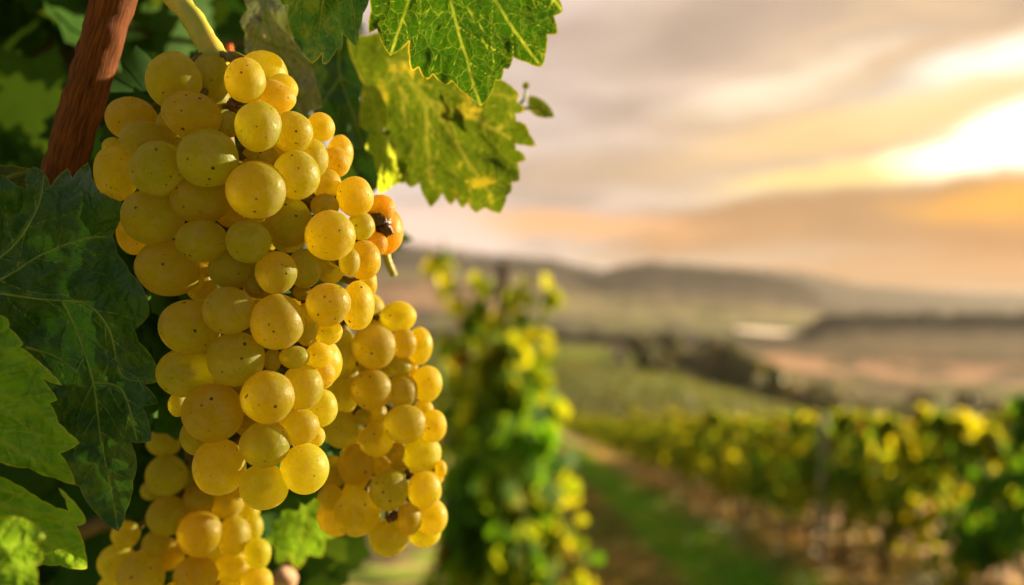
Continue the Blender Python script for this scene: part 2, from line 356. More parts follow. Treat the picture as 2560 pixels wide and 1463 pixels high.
# ------------------------------------------------------------------ ground and hills
SL = 0.126; ROWX = 0.016
def gz0(X, Y): return -SL*Y
GX = np.array([-250, -120, -60, -30, -16, -10, -7]+[x*.5 for x in range(-10, 19)]+[10, 13, 18, 30, 60, 120, 250], float)
GY = np.array([-150, -60, -20, -8, -3, 0, 2, 4]+list(np.geomspace(5, 112, 70)), float)
V = []
for y in GY:
    for x in GX:
        s = x-ROWX*y
        ridge = .05*math.exp(-((s-3.1)/.5)**2)+.05*math.exp(-((s+.13)/.5)**2)
        nz = .05*noise.noise(Vector((x*.8, y*.5, 3)))*(1 if 0 < y < 60 and abs(x) < 12 else 0)
        V.append((x, y, gz0(x, y)+ridge+nz))
nx = len(GX)
Fc = [(j*nx+i, j*nx+i+1, (j+1)*nx+i+1, (j+1)*nx+i) for j in range(len(GY)-1) for i in range(nx-1)]
def ground_mat():
    m, t = material('vineyard_ground')
    ob = t.n('ShaderNodeTexCoord').outputs['Object']
    sp = t.n('ShaderNodeSeparateXYZ', ins={0: ob})
    nw = t.noise(ob, .9, 4.0, .6); nf = t.noise(ob, 7, 5.0, .65); nl = t.noise(ob, .35, 3.0)
    s_ = t.math('SUBTRACT', sp.outputs[0], t.math('MULTIPLY', sp.outputs[1], ROWX))
    s_ = t.math('ADD', s_, t.math('MULTIPLY', t.math('SUBTRACT', nw, .5), .7))
    soil = t.mix(t.rng(nf, .3, .7), (.30, .17, .10, 1), (.58, .37, .25, 1))
    grass = t.mix(t.rng(nf, .3, .7), (.16, .33, .015, 1), (.32, .48, .03, 1))
    dry = t.mix(t.rng(nf, .35, .7), (.34, .24, .08, 1), (.54, .44, .14, 1))
    strip = t.math('MULTIPLY', t.math('MULTIPLY', t.rng(s_, .7, 1.7), t.rng(s_, 2.95, 2.2)), t.rng(t.noise(ob, 1.1, 3.0), .3, .5, .45, 1))
    c = t.mix(t.rng(nl, .42, .58), dry, soil)
    c = t.mix(t.rng(t.noise(ob, 1.3, 4.0), .38, .60, 0, .85), c, grass)
    c = t.mix(strip, c, grass)
    c = t.mix(t.rng(s_, 2.35, 2.7), c, soil)
    far = t.rng(t.math('ABSOLUTE', s_), 5, 8)
    c = t.mix(far, c, t.mix(.5, dry, grass))
    bp = t.n('ShaderNodeBump', ins={'Strength': .8, 'Distance': .04, 'Height': nf})
    b = t.n('ShaderNodeBsdfPrincipled', ins={'Base Color': c, 'Roughness': .95, 'Specular IOR Level': .1, 'Normal': bp.outputs[0]})
    out(t, b.outputs[0]); return m
mesh_obj('ground', V, Fc, ground_mat(), kind='structure')

XS = np.array([-4800, -2000, 0, 1000, 1250, 1390, 1500, 1560, 1620, 1700, 1850, 1900, 2000, 2060, 2150, 2300, 2560, 3200, 7300], float)
def row(**k):
    xs = sorted(int(a[1:]) for a in k); return np.interp(XS, xs, [k['x%d' % a] for a in xs])
ROWS = [
 (104, row(x0=1083, x7300=1083)), (125, row(x0=1040, x1390=1045, x1620=1058, x2000=1078, x2560=1092)),
 (170, row(x0=975, x1390=985, x1560=995, x1700=1015, x1850=1040, x2000=1068, x2150=1085, x2560=1100)),
 (230, row(x0=905, x1390=912, x1560=930, x1700=955, x1850=995, x2000=1040, x2150=1078, x2560=1100)),
 (300, row(x0=862, x1390=866, x1500=872, x1560=885, x1700=935, x1850=985, x2000=1036, x2150=1072, x2560=1098)),
 (380, row(x0=880, x1390=882, x1560=905, x1700=940, x1850=975, x2000=1015, x2150=1045, x2560=1065)),
 (480, row(x0=872, x1390=872, x1700=900, x1850=930, x2000=962, x2150=985, x2560=1010)),
 (600, row(x0=856, x1390=856, x1700=876, x1850=893, x2000=915, x2150=932, x2560=955)),
 (760, row(x0=842, x1390=842, x1700=855, x1850=868, x2000=868, x2150=862, x2560=868)),
 (900, row(x0=836, x1390=838, x1700=845, x1850=856, x1900=852, x2000=846, x2060=815, x2150=806, x2560=806)),
 (1020, row(x0=832, x1390=834, x1700=840, x1850=848, x1900=845, x2000=830, x2150=818, x2560=816)),
 (1120, row(x0=826, x1390=829, x1700=836, x1850=846, x1900=846, x2000=836, x2150=828, x2560=825)),
 (1320, row(x0=800, x1390=805, x1700=815, x1850=827, x1900=827, x2000=822, x2560=815)),
 (1500, row(x0=740, x1000=742, x1250=760, x1390=775, x1700=790, x1850=798, x2000=806, x2560=805)),
 (1700, row(x0=672, x1000=672, x1250=690, x1390=710, x1500=735, x1620=725, x1900=748, x2060=785, x2560=798)),
 (1850, row(x0=622, x1000=615, x1250=648, x1390=660, x1500=686, x1560=672, x1620=663, x1700=667, x1850=682, x1900=690, x2000=714, x2060=752, x2150=788, x2560=792)),
 (2050, row(x0=690, x1390=705, x1900=740, x2060=770, x2560=785)),
 (2500, row(x0=712, x1500=715, x1900=722, x2150=745, x2560=766)),
 (3000, row(x0=694, x1500=688, x1700=680, x1850=672, x1900=671, x2000=680, x2060=691, x2150=712, x2300=724, x2560=744, x7300=735)),
 (3400, row(x0=733, x7300=733)),
]
LD = np.array([math.log(r[0]) for r in ROWS]); YY = np.array([r[1] for r in ROWS])
def ypx(xp, d):
    ld = math.log(max(d, 104.01)); k = int(np.clip(np.searchsorted(LD, ld)-1, 0, len(LD)-2))
    u = min(1, (ld-LD[k])/(LD[k+1]-LD[k])); u = u*u*(3-2*u)
    return (1-u)*np.interp(xp, XS, YY[k])+u*np.interp(xp, XS, YY[k+1])
def gz(X, Y):
    if Y < 104: return gz0(X, Y)
    return CAMZ+(CY-ypx(CX+X/Y*F, Y))/F*Y
us = np.concatenate([np.linspace(-4800, 700, 40), np.linspace(740, 2700, 150), np.linspace(2780, 7300, 40)])
ds = np.concatenate([np.geomspace(104, 330, 50), np.geomspace(340, 3400, 120)])
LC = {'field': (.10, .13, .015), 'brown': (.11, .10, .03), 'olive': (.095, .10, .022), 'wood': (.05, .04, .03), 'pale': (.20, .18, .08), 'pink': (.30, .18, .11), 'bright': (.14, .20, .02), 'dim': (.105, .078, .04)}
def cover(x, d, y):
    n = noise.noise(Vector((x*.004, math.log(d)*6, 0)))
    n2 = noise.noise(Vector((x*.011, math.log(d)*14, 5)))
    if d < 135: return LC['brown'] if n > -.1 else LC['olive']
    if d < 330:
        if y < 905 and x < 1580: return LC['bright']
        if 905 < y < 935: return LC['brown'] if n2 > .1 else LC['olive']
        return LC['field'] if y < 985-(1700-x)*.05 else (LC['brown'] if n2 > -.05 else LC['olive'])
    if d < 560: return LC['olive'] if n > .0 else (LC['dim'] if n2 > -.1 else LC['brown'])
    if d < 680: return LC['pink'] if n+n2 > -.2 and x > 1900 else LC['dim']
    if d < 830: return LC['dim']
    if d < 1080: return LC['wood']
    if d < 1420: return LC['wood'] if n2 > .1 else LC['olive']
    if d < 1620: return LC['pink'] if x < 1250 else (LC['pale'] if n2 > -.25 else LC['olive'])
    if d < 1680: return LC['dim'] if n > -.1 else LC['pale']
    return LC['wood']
V = []; C = []
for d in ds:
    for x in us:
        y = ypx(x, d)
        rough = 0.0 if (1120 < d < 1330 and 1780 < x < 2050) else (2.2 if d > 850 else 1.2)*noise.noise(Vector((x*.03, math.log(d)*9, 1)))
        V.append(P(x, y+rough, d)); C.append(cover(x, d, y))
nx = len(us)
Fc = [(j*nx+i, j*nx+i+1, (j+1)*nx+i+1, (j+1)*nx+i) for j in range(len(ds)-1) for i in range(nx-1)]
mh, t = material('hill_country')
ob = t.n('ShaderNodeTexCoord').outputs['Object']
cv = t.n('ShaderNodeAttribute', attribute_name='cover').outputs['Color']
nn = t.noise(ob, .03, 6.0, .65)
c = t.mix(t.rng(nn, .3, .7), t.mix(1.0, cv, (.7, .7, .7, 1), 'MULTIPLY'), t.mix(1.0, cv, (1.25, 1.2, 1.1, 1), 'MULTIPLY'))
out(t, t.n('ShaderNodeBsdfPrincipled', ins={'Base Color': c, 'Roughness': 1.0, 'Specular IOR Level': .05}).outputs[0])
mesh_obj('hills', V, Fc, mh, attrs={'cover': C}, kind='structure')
# flat patch in the valley bottom, a bright glint put into its pale colour
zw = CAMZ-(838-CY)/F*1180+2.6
mw, t = material('pale_glint')
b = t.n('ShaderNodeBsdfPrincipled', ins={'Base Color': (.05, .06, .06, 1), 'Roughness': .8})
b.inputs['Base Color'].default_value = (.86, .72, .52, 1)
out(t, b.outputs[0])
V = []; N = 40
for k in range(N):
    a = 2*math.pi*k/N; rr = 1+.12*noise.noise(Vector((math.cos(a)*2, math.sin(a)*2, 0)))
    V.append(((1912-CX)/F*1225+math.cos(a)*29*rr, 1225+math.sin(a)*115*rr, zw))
mesh_obj('pale_glint', V, [tuple(range(N))], mw, smooth=False, kind='structure')

# ------------------------------------------------------------------ scatter of leaf-shaped faces
def lobed(n, teeth=0.0, seed=0, curl=.18):
    """a vine leaf blade in the unit square, petiole at the origin, tip at +y; folded along the midrib"""
    r_ = random.Random(seed)
    pts = []
    for k in range(n):
        a = -math.pi*.86+2*math.pi*.86*k/(n-1)             # 0 = towards the tip
        lob = .62+.20*math.cos(2.5*a)**2+.12*math.cos(a)
        tt = teeth*(1 if k % 2 else -1)*(.7+.6*r_.random())
        rr = (lob+tt)*.62
        pts.append((math.sin(a)*rr, math.cos(a)*rr+.28))
    V = [(0, .0, 0), (0, .28, 0)]+[(x, y, 0) for x, y in pts]
    ox, oy = curl*(r_.random()-.2), curl*(r_.random()-.3)
    V = np.array([(x, y, abs(x)*ox*2+(y*y)*-oy*1.5+.05*math.sin(9*x+3*y)) for x, y, z in V])
    Fc = [(1, k, k+1) for k in range(2, n+1)]+[(1, n+1, 0), (1, 0, 2)]
    return V, Fc
def scatter(items, templates):
    """items: (pos, normal, size, tint); leaves hang, tips down"""
    Vs, Fs, T = [], [], []; off = 0
    for i, (pos, nrm, size, tint) in enumerate(items):
        tv, tf = templates[i % len(templates)]
        n = Vector(nrm).normalized()
        down = Vector((rnd.uniform(-.7, .7), rnd.uniform(-.7, .7), -1.0)); yv = (down-n*down.dot(n))
        if yv.length < .1: yv = Vector((1, 0, 0))-n*n.x
        yv.normalize(); xv = yv.cross(n)
        M = np.array([xv, yv, n])*size
        Vs.append(tv@M+np.array(pos)); Fs += [tuple(q+off for q in f) for f in tf]; off += len(tv); T += [tint]*len(tv)
    return np.concatenate(Vs), Fs, T
TL_low = [lobed(9, .06, s) for s in range(6)]
TL_hi = [lobed(33, .05, s+20) for s in range(8)]
def rv(): return Vector((rnd.gauss(0, 1), rnd.gauss(0, 1), rnd.gauss(0, 1))).normalized()
def tint_at(p, k=2.2, bias=0.0, sd=0):
    a = .5+.75*noise.noise(Vector(p)*k+Vector((sd, 0, 0)))+rnd.gauss(0, .12)+bias
    if rnd.random() < .012: return .99
    return min(.9, max(0, a*.92))

# ------------------------------------------------------------------ rows of vines
def make_vine(seed, h, nleaf, width, trunk_h, bias=0, L=1.25, size=(.09, .15)):
    r_ = rnd
    items = []
    ncl = 26
    cl = [(r_.uniform(-L/2, L/2), r_.uniform(-width*.6, width*.6), trunk_h+.1+(h-trunk_h-.1)*(r_.random()**.9), r_.uniform(.12, .24)) for _ in range(ncl)]
    for s in range(5):                                        # shoots that stand above the hedge
        x0 = r_.uniform(-L/2, L/2); hh = r_.uniform(.05, .22)
        for q in range(4): cl.append((x0+r_.uniform(-.05, .05), r_.uniform(-.08, .08), h+hh*q/3, .05))
    for i in range(nleaf):
        c_ = cl[i % len(cl)]; q = rv()*c_[3]*(r_.random()**.5)
        p = Vector((c_[1]+q.x, c_[0]+q.y, max(trunk_h*.8, c_[2]+q.z)))
        n = (rv()*.8+Vector((1 if p.x > 0 else -1, 0, .35)))
        items.append((p, n, r_.uniform(*size), tint_at(p, 2.6, bias, seed)))
    v, f, T = scatter(items, TL_low)
    tr = tube(spline([(0, 0, -.15), (.03, .02, .2), (-.03, -.02, .45), (.0, .03, trunk_h+.12)], 10), [.036-.0016*i for i in range(11)], 8, .5, seed)
    arm = [tube(spline([(0, .03, trunk_h+.08), (.02, s*.25, trunk_h+.16), (0, s*L*.48, trunk_h+.14)], 6), [.016]*7, 6, .3, seed+s) for s in (-1, 1)]
    canes = []
    for k in range(6):
        y0 = -L/2+.1+k*(L-.2)/5
        canes.append(tube(spline([(0, y0, trunk_h+.14), (r_.uniform(-.08, .08), y0+r_.uniform(-.08, .08), (trunk_h+h)/2), (r_.uniform(-.1, .1), y0+r_.uniform(-.15, .15), h)], 5), [.006]*6, 5))
    return (v, f, T), tr, merge(arm), merge(canes)
def vine_thing(seed, *a, label='', group=None, **k):
    fo, tr, arm, canes = make_vine(seed, *a, **k)
    root = empty('grapevine', label=label, cat='grapevine', group=group)
    mesh_obj('foliage', fo[0], fo[1], FM_row, root, attrs={'tint': fo[2]})
    mesh_obj('trunk', tr[0], tr[1], M_trunk, root); mesh_obj('arm', arm[0], arm[1], M_trunk, root)
    mesh_obj('cane', canes[0], canes[1], M_trunk, root)
    return root
def copy_tree(root, label, group=None):
    r_ = root.copy(); COL.objects.link(r_)
    for ch in root.children:
        c_ = ch.copy(); COL.objects.link(c_); c_.parent = r_
    r_['label'] = label
    if group: r_['group'] = group
    return r_
G1 = 'vines in the trellised row right of the grass path'
def rlab(d):
    if d < 7.1: return 'dark green leafy vine closest of the right-hand row, cut by the photo edge'
    if d < 10.2: return 'yellow-green vine between the pale post and the dark vine at the photo edge'
    if d < 11.6: return 'yellow-topped vine growing around the pale wooden post in the right-hand row'
    if d < 20: return 'yellow-green vine in the right-hand row, farther off than the pale post'
    return 'small hazy vine in the far half of the right-hand row'
protoR = [vine_thing(11+i, 1.22+.06*(i % 2), 800, .36, .36, label='x', group=G1, bias=(-.02, .08, .0, .10)[i]) for i in range(4)]
protoR.append(vine_thing(31, 1.36, 900, .45, .36, label='x', group=G1, bias=-.45))
usedp = set(); d = 6.2; i = 0
while d < 84:
    pi_ = 4 if i < 1 else (i*7+i//3) % 4
    L_ = rlab(d)
    if pi_ not in usedp: r_ = protoR[pi_]; usedp.add(pi_); r_['label'] = L_
    else: r_ = copy_tree(protoR[pi_], L_)
    X = 3.1+ROWX*d+rnd.uniform(-.06, .06)
    r_.location = (X, d, gz0(X, d)); r_.rotation_euler = (0, 0, rnd.choice([0, math.pi])+rnd.uniform(-.06, .06))
    s_ = rnd.uniform(.93, 1.07); r_.scale = (s_, s_, s_*rnd.uniform(.95, 1.05))
    d += 1.15; i += 1
d = 7.4; i = 0
while d < 34:
    r_ = copy_tree(protoR[(i*3+1) % 4], 'vine of the second row, showing through beneath the leaves of the right-hand row', 'vines of the second row behind the right-hand row')
    X = 5.0+ROWX*d; r_.location = (X, d, gz0(X, d)); r_.rotation_euler = (0, 0, math.pi*(i % 2)); d += 1.15; i += 1
G2 = 'vines in the row beyond the hanging grapes'
protoC = [vine_thing(51+i, 1.60, 2800, .24, .35, label='x', group=G2, bias=-.20, L=1.1, size=(.08, .13)) for i in range(3)]
d = 4.15; i = 0
while d < 24:
    L_ = 'tall blurred vine with yellow-green leaves and a dark post top, beside the hanging grapes' if i == 0 else 'vine behind the tall blurred vine, in the same row'
    if i < 3: r_ = protoC[i]; r_['label'] = L_
    else: r_ = copy_tree(protoC[i % 3], L_)
    X = -.13+ROWX*d+(0.03 if i == 0 else rnd.uniform(-.05, .05)); r_.location = (X, d, gz0(X, d)); r_.rotation_euler = (0, 0, math.pi*(i % 2))
    if i: r_.scale = (.95, .95, .93)
    d += 1.15; i += 1
# tall shoots with leaves above the first vine (part of that vine)
def shoot(px, d, root, n, sp=10, seed=0):
    pts = [P(x, y, d) for x, y in px]
    sv = spline(pts, 14); items = []
    for k in range(n):
        q = sv[int(rnd.random()*14)]
        items.append((q+rv()*sp/F*d, rv()+Vector((0, -.6, .2)), rnd.uniform(.055, .10), tint_at(q, 3, .05, seed)))
    inv = Matrix.Translation(-Vector(root.location))
    v, f, T = scatter([(inv@a, b, c_, e) for a, b, c_, e in items], TL_low)
    mesh_obj('shoot_leaves', v, f, FM_row, root, attrs={'tint': T})
    tv, tf = tube([inv@q for q in sv], [.005]*15, 6); mesh_obj('shoot', tv, tf, M_trunk, root)
c0 = protoC[0]; c0.rotation_euler = (0, 0, 0)
shoot([(1175, 800), (1150, 740), (1118, 680), (1108, 600)], 4.1, c0, 9, 12, 1)
shoot([(1150, 740), (1112, 715), (1105, 650), (1150, 640)], 4.1, c0, 9, 16, 9)
shoot([(1215, 820), (1210, 730), (1225, 680)], 4.1, c0, 16, 28, 2)
shoot([(1290, 860), (1300, 760), (1310, 690)], 4.1, c0, 16, 26, 3)
shoot([(1340, 860), (1360, 790), (1372, 740), (1368, 690)], 4.1, c0, 13, 14, 4)
shoot([(1170, 900), (1180, 800), (1185, 740)], 4.0, c0, 16, 26, 5)
shoot([(1140, 1000), (1150, 900), (1130, 830)], 4.0, c0, 16, 30, 6)
shoot([(1400, 1560), (1425, 1400), (1410, 1250), (1385, 1170)], 4.0, c0, 40, 46, 8)
shoot([(1440, 1560), (1460, 1460), (1440, 1380)], 4.0, c0, 26, 46, 10)
shoot([(1100, 1500), (1120, 1300), (1110, 1100), (1130, 960)], 4.0, c0, 46, 44, 11)
shoot([(1240, 900), (1250, 830), (1262, 740)], 4.05, c0, 30, 50, 12)
shoot([(1330, 1000), (1350, 920), (1375, 880)], 4.0, c0, 16, 24, 7)
# posts
def post(x, ytop, d, w_, label, mat, zb=None, h=None):
    X = (x-CX)/F*d; zt = CAMZ+(CY-ytop)/F*d; zb = gz0(X, d)-.1
    pts = [(X, d, zb+(zt-zb)*k/8+0) for k in range(9)]
    tv, tf = tube([(p[0]+.006*math.sin(k), p[1], p[2]) for k, p in enumerate(pts)], [w_*(1-.012*k) for k in range(9)], 12, .12, 3)
    return mesh_obj('wooden_post', tv, tf, mat, label=label, cat='post')
post(2058, 1035, 9.75, .040, 'pale weathered wooden post standing in the right-hand row of vines', M_post)
post(1256, 655, 4.35, .030, 'dark wooden post whose top shows above the tall blurred vine', M_trunk)
# trellis wires of the right row
for k, hh in enumerate((.62, 1.05)):
    pts = [(3.1+ROWX*y, y, gz0(0, y)+hh) for y in np.linspace(5, 84, 20)]
    tv, tf = tube(pts, [.0015]*20, 5)
    mesh_obj('trellis_wire', tv, tf, M_wire, label=['lower trellis wire running along the right-hand row of vines', 'upper trellis wire running through the leaves of the right-hand row'][k], cat='wire')

# grass and weeds
def tufts(n, sfun, drange, size, mat, name, tb, flat=.25):
    Vs, Fs, T = [], [], []; o = 0
    for _ in range(n):
        d = math.exp(rnd.uniform(math.log(drange[0]), math.log(drange[1]))); s_ = sfun()
        X = s_+ROWX*d; z = gz0(X, d)+.05*noise.noise(Vector((X*.8, d*.5, 3)))
        tn = min(.95, max(0, tb+.6*noise.noise(Vector((X*1.3, d*.5, 9)))+rnd.gauss(0, .12)))
        for b_ in range(5):
            a = rnd.random()*6.283; hgt = rnd.uniform(.5, 1)*size; wd = size*flat*rnd.uniform(.6, 1.2)
            bx, by = X+rnd.gauss(0, size*.6), d+rnd.gauss(0, size*.6)
            lx, ly = math.cos(a)*hgt*.7, math.sin(a)*hgt*.7; px, py = -math.sin(a)*wd, math.cos(a)*wd
            Vs += [(bx-px, by-py, z), (bx+px, by+py, z), (bx+lx*.5+px*.7, by+ly*.5+py*.7, z+hgt*.7), (bx+lx*.5-px*.7, by+ly*.5-py*.7, z+hgt*.7), (bx+lx, by+ly, z+hgt)]
            Fs += [(o, o+1, o+2, o+3), (o+3, o+2, o+4)]; o += 5; T += [tn]*5
    mesh_obj(name, Vs, Fs, mat, attrs={'tint': T}, kind='stuff', label={'grass': 'green grass strip running down the path between the vine rows', 'weeds': 'weeds and dry leaves on the bare soil between the rows'}[name], cat=name)
tufts(6500, lambda: rnd.choice([rnd.gauss(1.9, .38), rnd.gauss(1.9, .38), rnd.uniform(.2, 2.8)]), (6, 70), .07, FM_grass, 'grass', .35)
tufts(9000, lambda: rnd.choice([rnd.uniform(-.3, 1.3), rnd.gauss(3.1, .45)]), (5, 50), .085, FM_litter, 'weeds', .55, .35)

# ------------------------------------------------------------------ trees beyond the vineyard
def make_tree(seed, h, wd, mat, n=1500):
    items = []
    lobes = [(rv()*Vector((wd*.33, wd*.33, h*.22)).length*.6, rnd.uniform(.22, .34)) for _ in range(11)]
    for i in range(n):
        c_, rr = lobes[i % 11]; q = rv()
        p = Vector((c_.x*1.0+q.x*rr*wd, c_.y+q.y*rr*wd, h*.62+c_.z+q.z*rr*h*.8))
        items.append((p, q+rv()*.6, h*rnd.uniform(.10, .17), tint_at(p, .35, -.1, seed)))
    v, f, T = scatter(items, TL_low)
    tr = [tube(spline([(0, 0, -.5), (.1, 0, h*.3), (-.1, .1, h*.7)], 6), [h*.035*(1-.12*i) for i in range(7)], 8, .2, seed)]
    for k in range(5):
        a = k*1.3; tr.append(tube([(0, 0, h*(.28+.05*k)), (math.cos(a)*wd*.18, math.sin(a)*wd*.18, h*.5), (math.cos(a)*wd*.3, math.sin(a)*wd*.3, h*.68)], [h*.018, h*.012, h*.006], 6))
    return v, f, T, merge(tr)
tp = []
def tree(x, d, h, label, kind, group=None, flat=1.0):
    X = (x-CX)/F*d
    if kind >= len(tp): raise ValueError
    v, f, T, tr, mat = tp[kind]
    r_ = empty('tree', (X, d, gz(X, d)), label=label, cat='tree', group=group)
    for nm, me in (('crown', v), ('trunk', tr)):
        o = bpy.data.objects.new(nm, me); COL.objects.link(o); o.parent = r_
    k = h/10; r_.scale = (k*flat, k*flat, k); r_.rotation_euler = (0, 0, rnd.random()*6.28)
def reg(seed, wd, mat, bias=0):
    v, f, T, tr = make_tree(seed, 10, wd, mat)
    if bias: T = [min(.95, max(0, q+bias)) for q in T]
    a = mesh_obj('crown', v, f, mat, attrs={'tint': T}); b = mesh_obj('trunk', tr[0], tr[1], M_trunk)
    ma, mb = a.data, b.data; bpy.data.objects.remove(a); bpy.data.objects.remove(b)
    tp.append((ma, None, None, mb, mat))
reg(1, 9, FM_tree); reg(2, 7, FM_tree, -.1); reg(3, 4.0, FM_tree, -.2); reg(4, 8, FM_tree, .4)
G3 = 'trees in the dark hedge line on the slope'
for k, (x, hp) in enumerate([(1590, 62), (1628, 58), (1700, 60), (1735, 70), (1775, 88), (1808, 96), (1842, 98), (1875, 104), (1905, 100), (1935, 92), (1815, 118), (1862, 112), (1655, 60), (1612, 66)]):
    d = 330-k*7; yb = ypx(x, d)+4
    tree(x, d, hp/F*d*1.0, 'dark bushy tree in the hedge line on the slope above the right-hand row', k % 2, G3)
tree(1672, 345, 95/345*0+14.5, 'taller slim dark tree rising out of the hedge line', 2)
for x, d, h in [(1965, 300, 9), (1998, 305, 8)]: tree(x, d, h, 'rust-orange tree at the right-hand end of the dark hedge line', 3, 'rust-orange trees at the end of the hedge line')
for x, d, h in [(2030, 300, 8), (2070, 290, 7), (2110, 300, 7), (2155, 300, 7), (2040, 330, 10), (2095, 340, 9), (2180, 330, 8), (2250, 320, 7), (2080, 320, 7), (2140, 350, 6), (2230, 340, 7), (2310, 420, 8), (2420, 430, 8), (2500, 400, 8)]:
    tree(x, d, h, 'low hazy bush on the slope below the wooded ridge', 0, 'low bushes below the wooded ridge', 1.6)
# woods: masses of crowns
def wood(name, label, pts, h, n, mat=FM_wood):
    items = []
    for _ in range(n):
        k = rnd.random()*(len(pts)-1); i = int(k); u = k-i
        x = pts[i][0]*(1-u)+pts[i+1][0]*u; d = pts[i][1]*(1-u)+pts[i+1][1]*u; d += rnd.uniform(-1, 1)*d*.02
        X = (x-CX)/F*d; hh = h*(1+.45*noise.noise(Vector((x*.02, 0, 7)))+.5*noise.noise(Vector((x*.08, 3, 7))))
        z = gz(X, d)+rnd.random()**.7*hh
        items.append(((X, d, z), rv()+Vector((0, -.4, .3)), h*rnd.uniform(.22, .42), min(.9, max(0, .4+.3*noise.noise(Vector((x*.02, d*.01, 0)))+rnd.gauss(0, .12)))))
    v, f, T = scatter(items, TL_low)
    mesh_obj(name, v, f, mat, attrs={'tint': T}, kind='stuff', label=label, cat='wood')
wood('treeline', 'hazy dark wood along the top of the nearer right ridge', [(2010, 905), (2100, 890), (2600, 885), (3400, 890)], 9, 9000)
wood('treeline', 'dark line of trees across the valley left of the bright pale patch', [(900, 640), (1390, 640), (1600, 650), (1830, 700)], 7.5, 6000)
wood('treeline', 'hazy wood along the crest of the long dark hill', [(600, 1845), (1250, 1845), (1640, 1845), (2060, 1830)], 9, 8000)

# the vine rows of the slope across the dip
items = []
for k in range(30):
    d0_ = 132+k*5.4
    for _ in range(430):
        x = rnd.uniform(1000, 2080); d = d0_*(1+.04*math.sin(x*.004+k*.1))+rnd.gauss(0, .35)
        items.append((((x-CX)/F*d, d, gz((x-CX)/F*d, d)+rnd.uniform(.3, 1.5)), rv()+Vector((0, -.4, .4)), rnd.uniform(.4, .8), min(.93, max(0, .42+.5*noise.noise(Vector((x*.01, d*.08, 2)))+rnd.gauss(0, .12)))))
v, f, T = scatter(items, TL_low)
mesh_obj('vineyard', v, f, FM_slope, attrs={'tint': T}, kind='stuff', label='olive green vineyard covering the slope beyond the right-hand row', cat='vineyard')
# small stone hut on the slope
def hut(x, d, w_, label):
    X = (x-CX)/F*d; z = gz(X, d); r_ = empty('hut', (X, d, z), label=label, cat='hut'); h = w_*.75; dp = w_*1.2
    v = [(-w_/2, -dp/2, -.5), (w_/2, -dp/2, -.5), (w_/2, dp/2, -.5), (-w_/2, dp/2, -.5), (-w_/2, -dp/2, h), (w_/2, -dp/2, h), (w_/2, dp/2, h), (-w_/2, dp/2, h), (0, -dp/2, h*1.4), (0, dp/2, h*1.4)]
    f = [(0, 1, 5, 8, 4), (1, 2, 6, 5), (2, 3, 7, 9, 6), (3, 0, 4, 7)]
    mesh_obj('wall', v, f, M_wall, r_, smooth=False)
    e = .3
    rv_ = [(-w_/2-e, -dp/2-e, h-.1), (0, -dp/2-e, h*1.4+.12), (w_/2+e, -dp/2-e, h-.1), (-w_/2-e, dp/2+e, h-.1), (0, dp/2+e, h*1.4+.12), (w_/2+e, dp/2+e, h-.1)]
    rv2 = [(a, b, c_+.15) for a, b, c_ in rv_]
    mesh_obj('roof', rv_+rv2, [(0, 1, 4, 3), (1, 2, 5, 4), (6, 9, 10, 7), (7, 10, 11, 8), (0, 6, 7, 1), (1, 7, 8, 2), (3, 4, 10, 9), (4, 5, 11, 10), (0, 3, 9, 6), (2, 8, 11, 5)], M_roof, r_, smooth=False)
    y0 = -dp/2-.02
    for nm, (a, b, c_, e_) in (('door', (-.5, .4, 0, h*.75)), ('window', (w_*.22, w_*.38, h*.4, h*.7))):
        q = [(a, y0, c_), (b, y0, c_), (b, y0, e_), (a, y0, e_)]; q2 = [(s_[0], y0+.1, s_[2]) for s_ in q]
        mesh_obj(nm, q+q2, [(0, 1, 2, 3), (0, 4, 5, 1), (1, 5, 6, 2), (2, 6, 7, 3), (3, 7, 4, 0)], M_pane, r_, smooth=False)
hut(1549, 262, 3.6, 'small pale hut at the edge of the bright field, left of the dark hedge line')
hut(1662, 300, 3.0, 'small whitish hut in front of the slim dark tree in the hedge line')

# ------------------------------------------------------------------ grape bunches
def zA(l): return [(200+x/2.427, 100+y/2.427, a/2.427, b/2.427, lv, rot) for x, y, a, b, lv, rot in l]
def zB(l): return [(200+x/2.08, 600+y/2.08, a/2.08, b/2.08, lv, rot) for x, y, a, b, lv, rot in l]
def zC(l): return [(700+x/1.909, 700+y/1.909, a/1.909, b/1.909, lv, rot) for x, y, a, b, lv, rot in l]
def zD(l): return [(200+x/3.526, 1050+y/3.526, a/3.526, b/3.526, lv, rot) for x, y, a, b, lv, rot in l]
def zE(l): return [(820+x/4.853, 400+y/4.853, a/4.853, b/4.853, lv, rot) for x, y, a, b, lv, rot in l]
main = zA([(567,248,167,174,2,0),(795,232,115,152,3,0),(1005,245,122,137,3,0),(1225,300,98,95,5,0),(1170,345,140,102,4,-12),(315,484,155,137,2,-15),
 (680,460,182,146,1,-20),(395,612,152,118,1,-15),(1082,525,141,153,1,0),(1290,562,125,126,2,0),(778,718,184,178,0,0),(475,782,167,168,0,0),
 (225,805,133,173,2,0),(1068,911,183,176,0,0),(1315,820,143,149,1,0),(1410,722,98,123,2,0),(1495,875,92,98,3,0),(1484,1010,87,76,2,0),
 (1517,1187,151,153,1,0),(1267,1103,141,151,1,0),(728,962,177,155,2,0),(440,1075,187,168,2,-10),(740,1220,155,130,3,0),(1023,1225,137,132,2,0),
 (1265,1190,105,102,3,0),(340,1180,115,125,4,0),(200,650,65,60,4,0),(905,510,62,82,6,0),(1095,715,115,82,4,0),(540,530,80,110,5,0),
 (1580,690,80,112,6,0),(1548,742,96,92,5,0),(1460,530,85,90,7,0),(920,1050,100,90,6,0)])
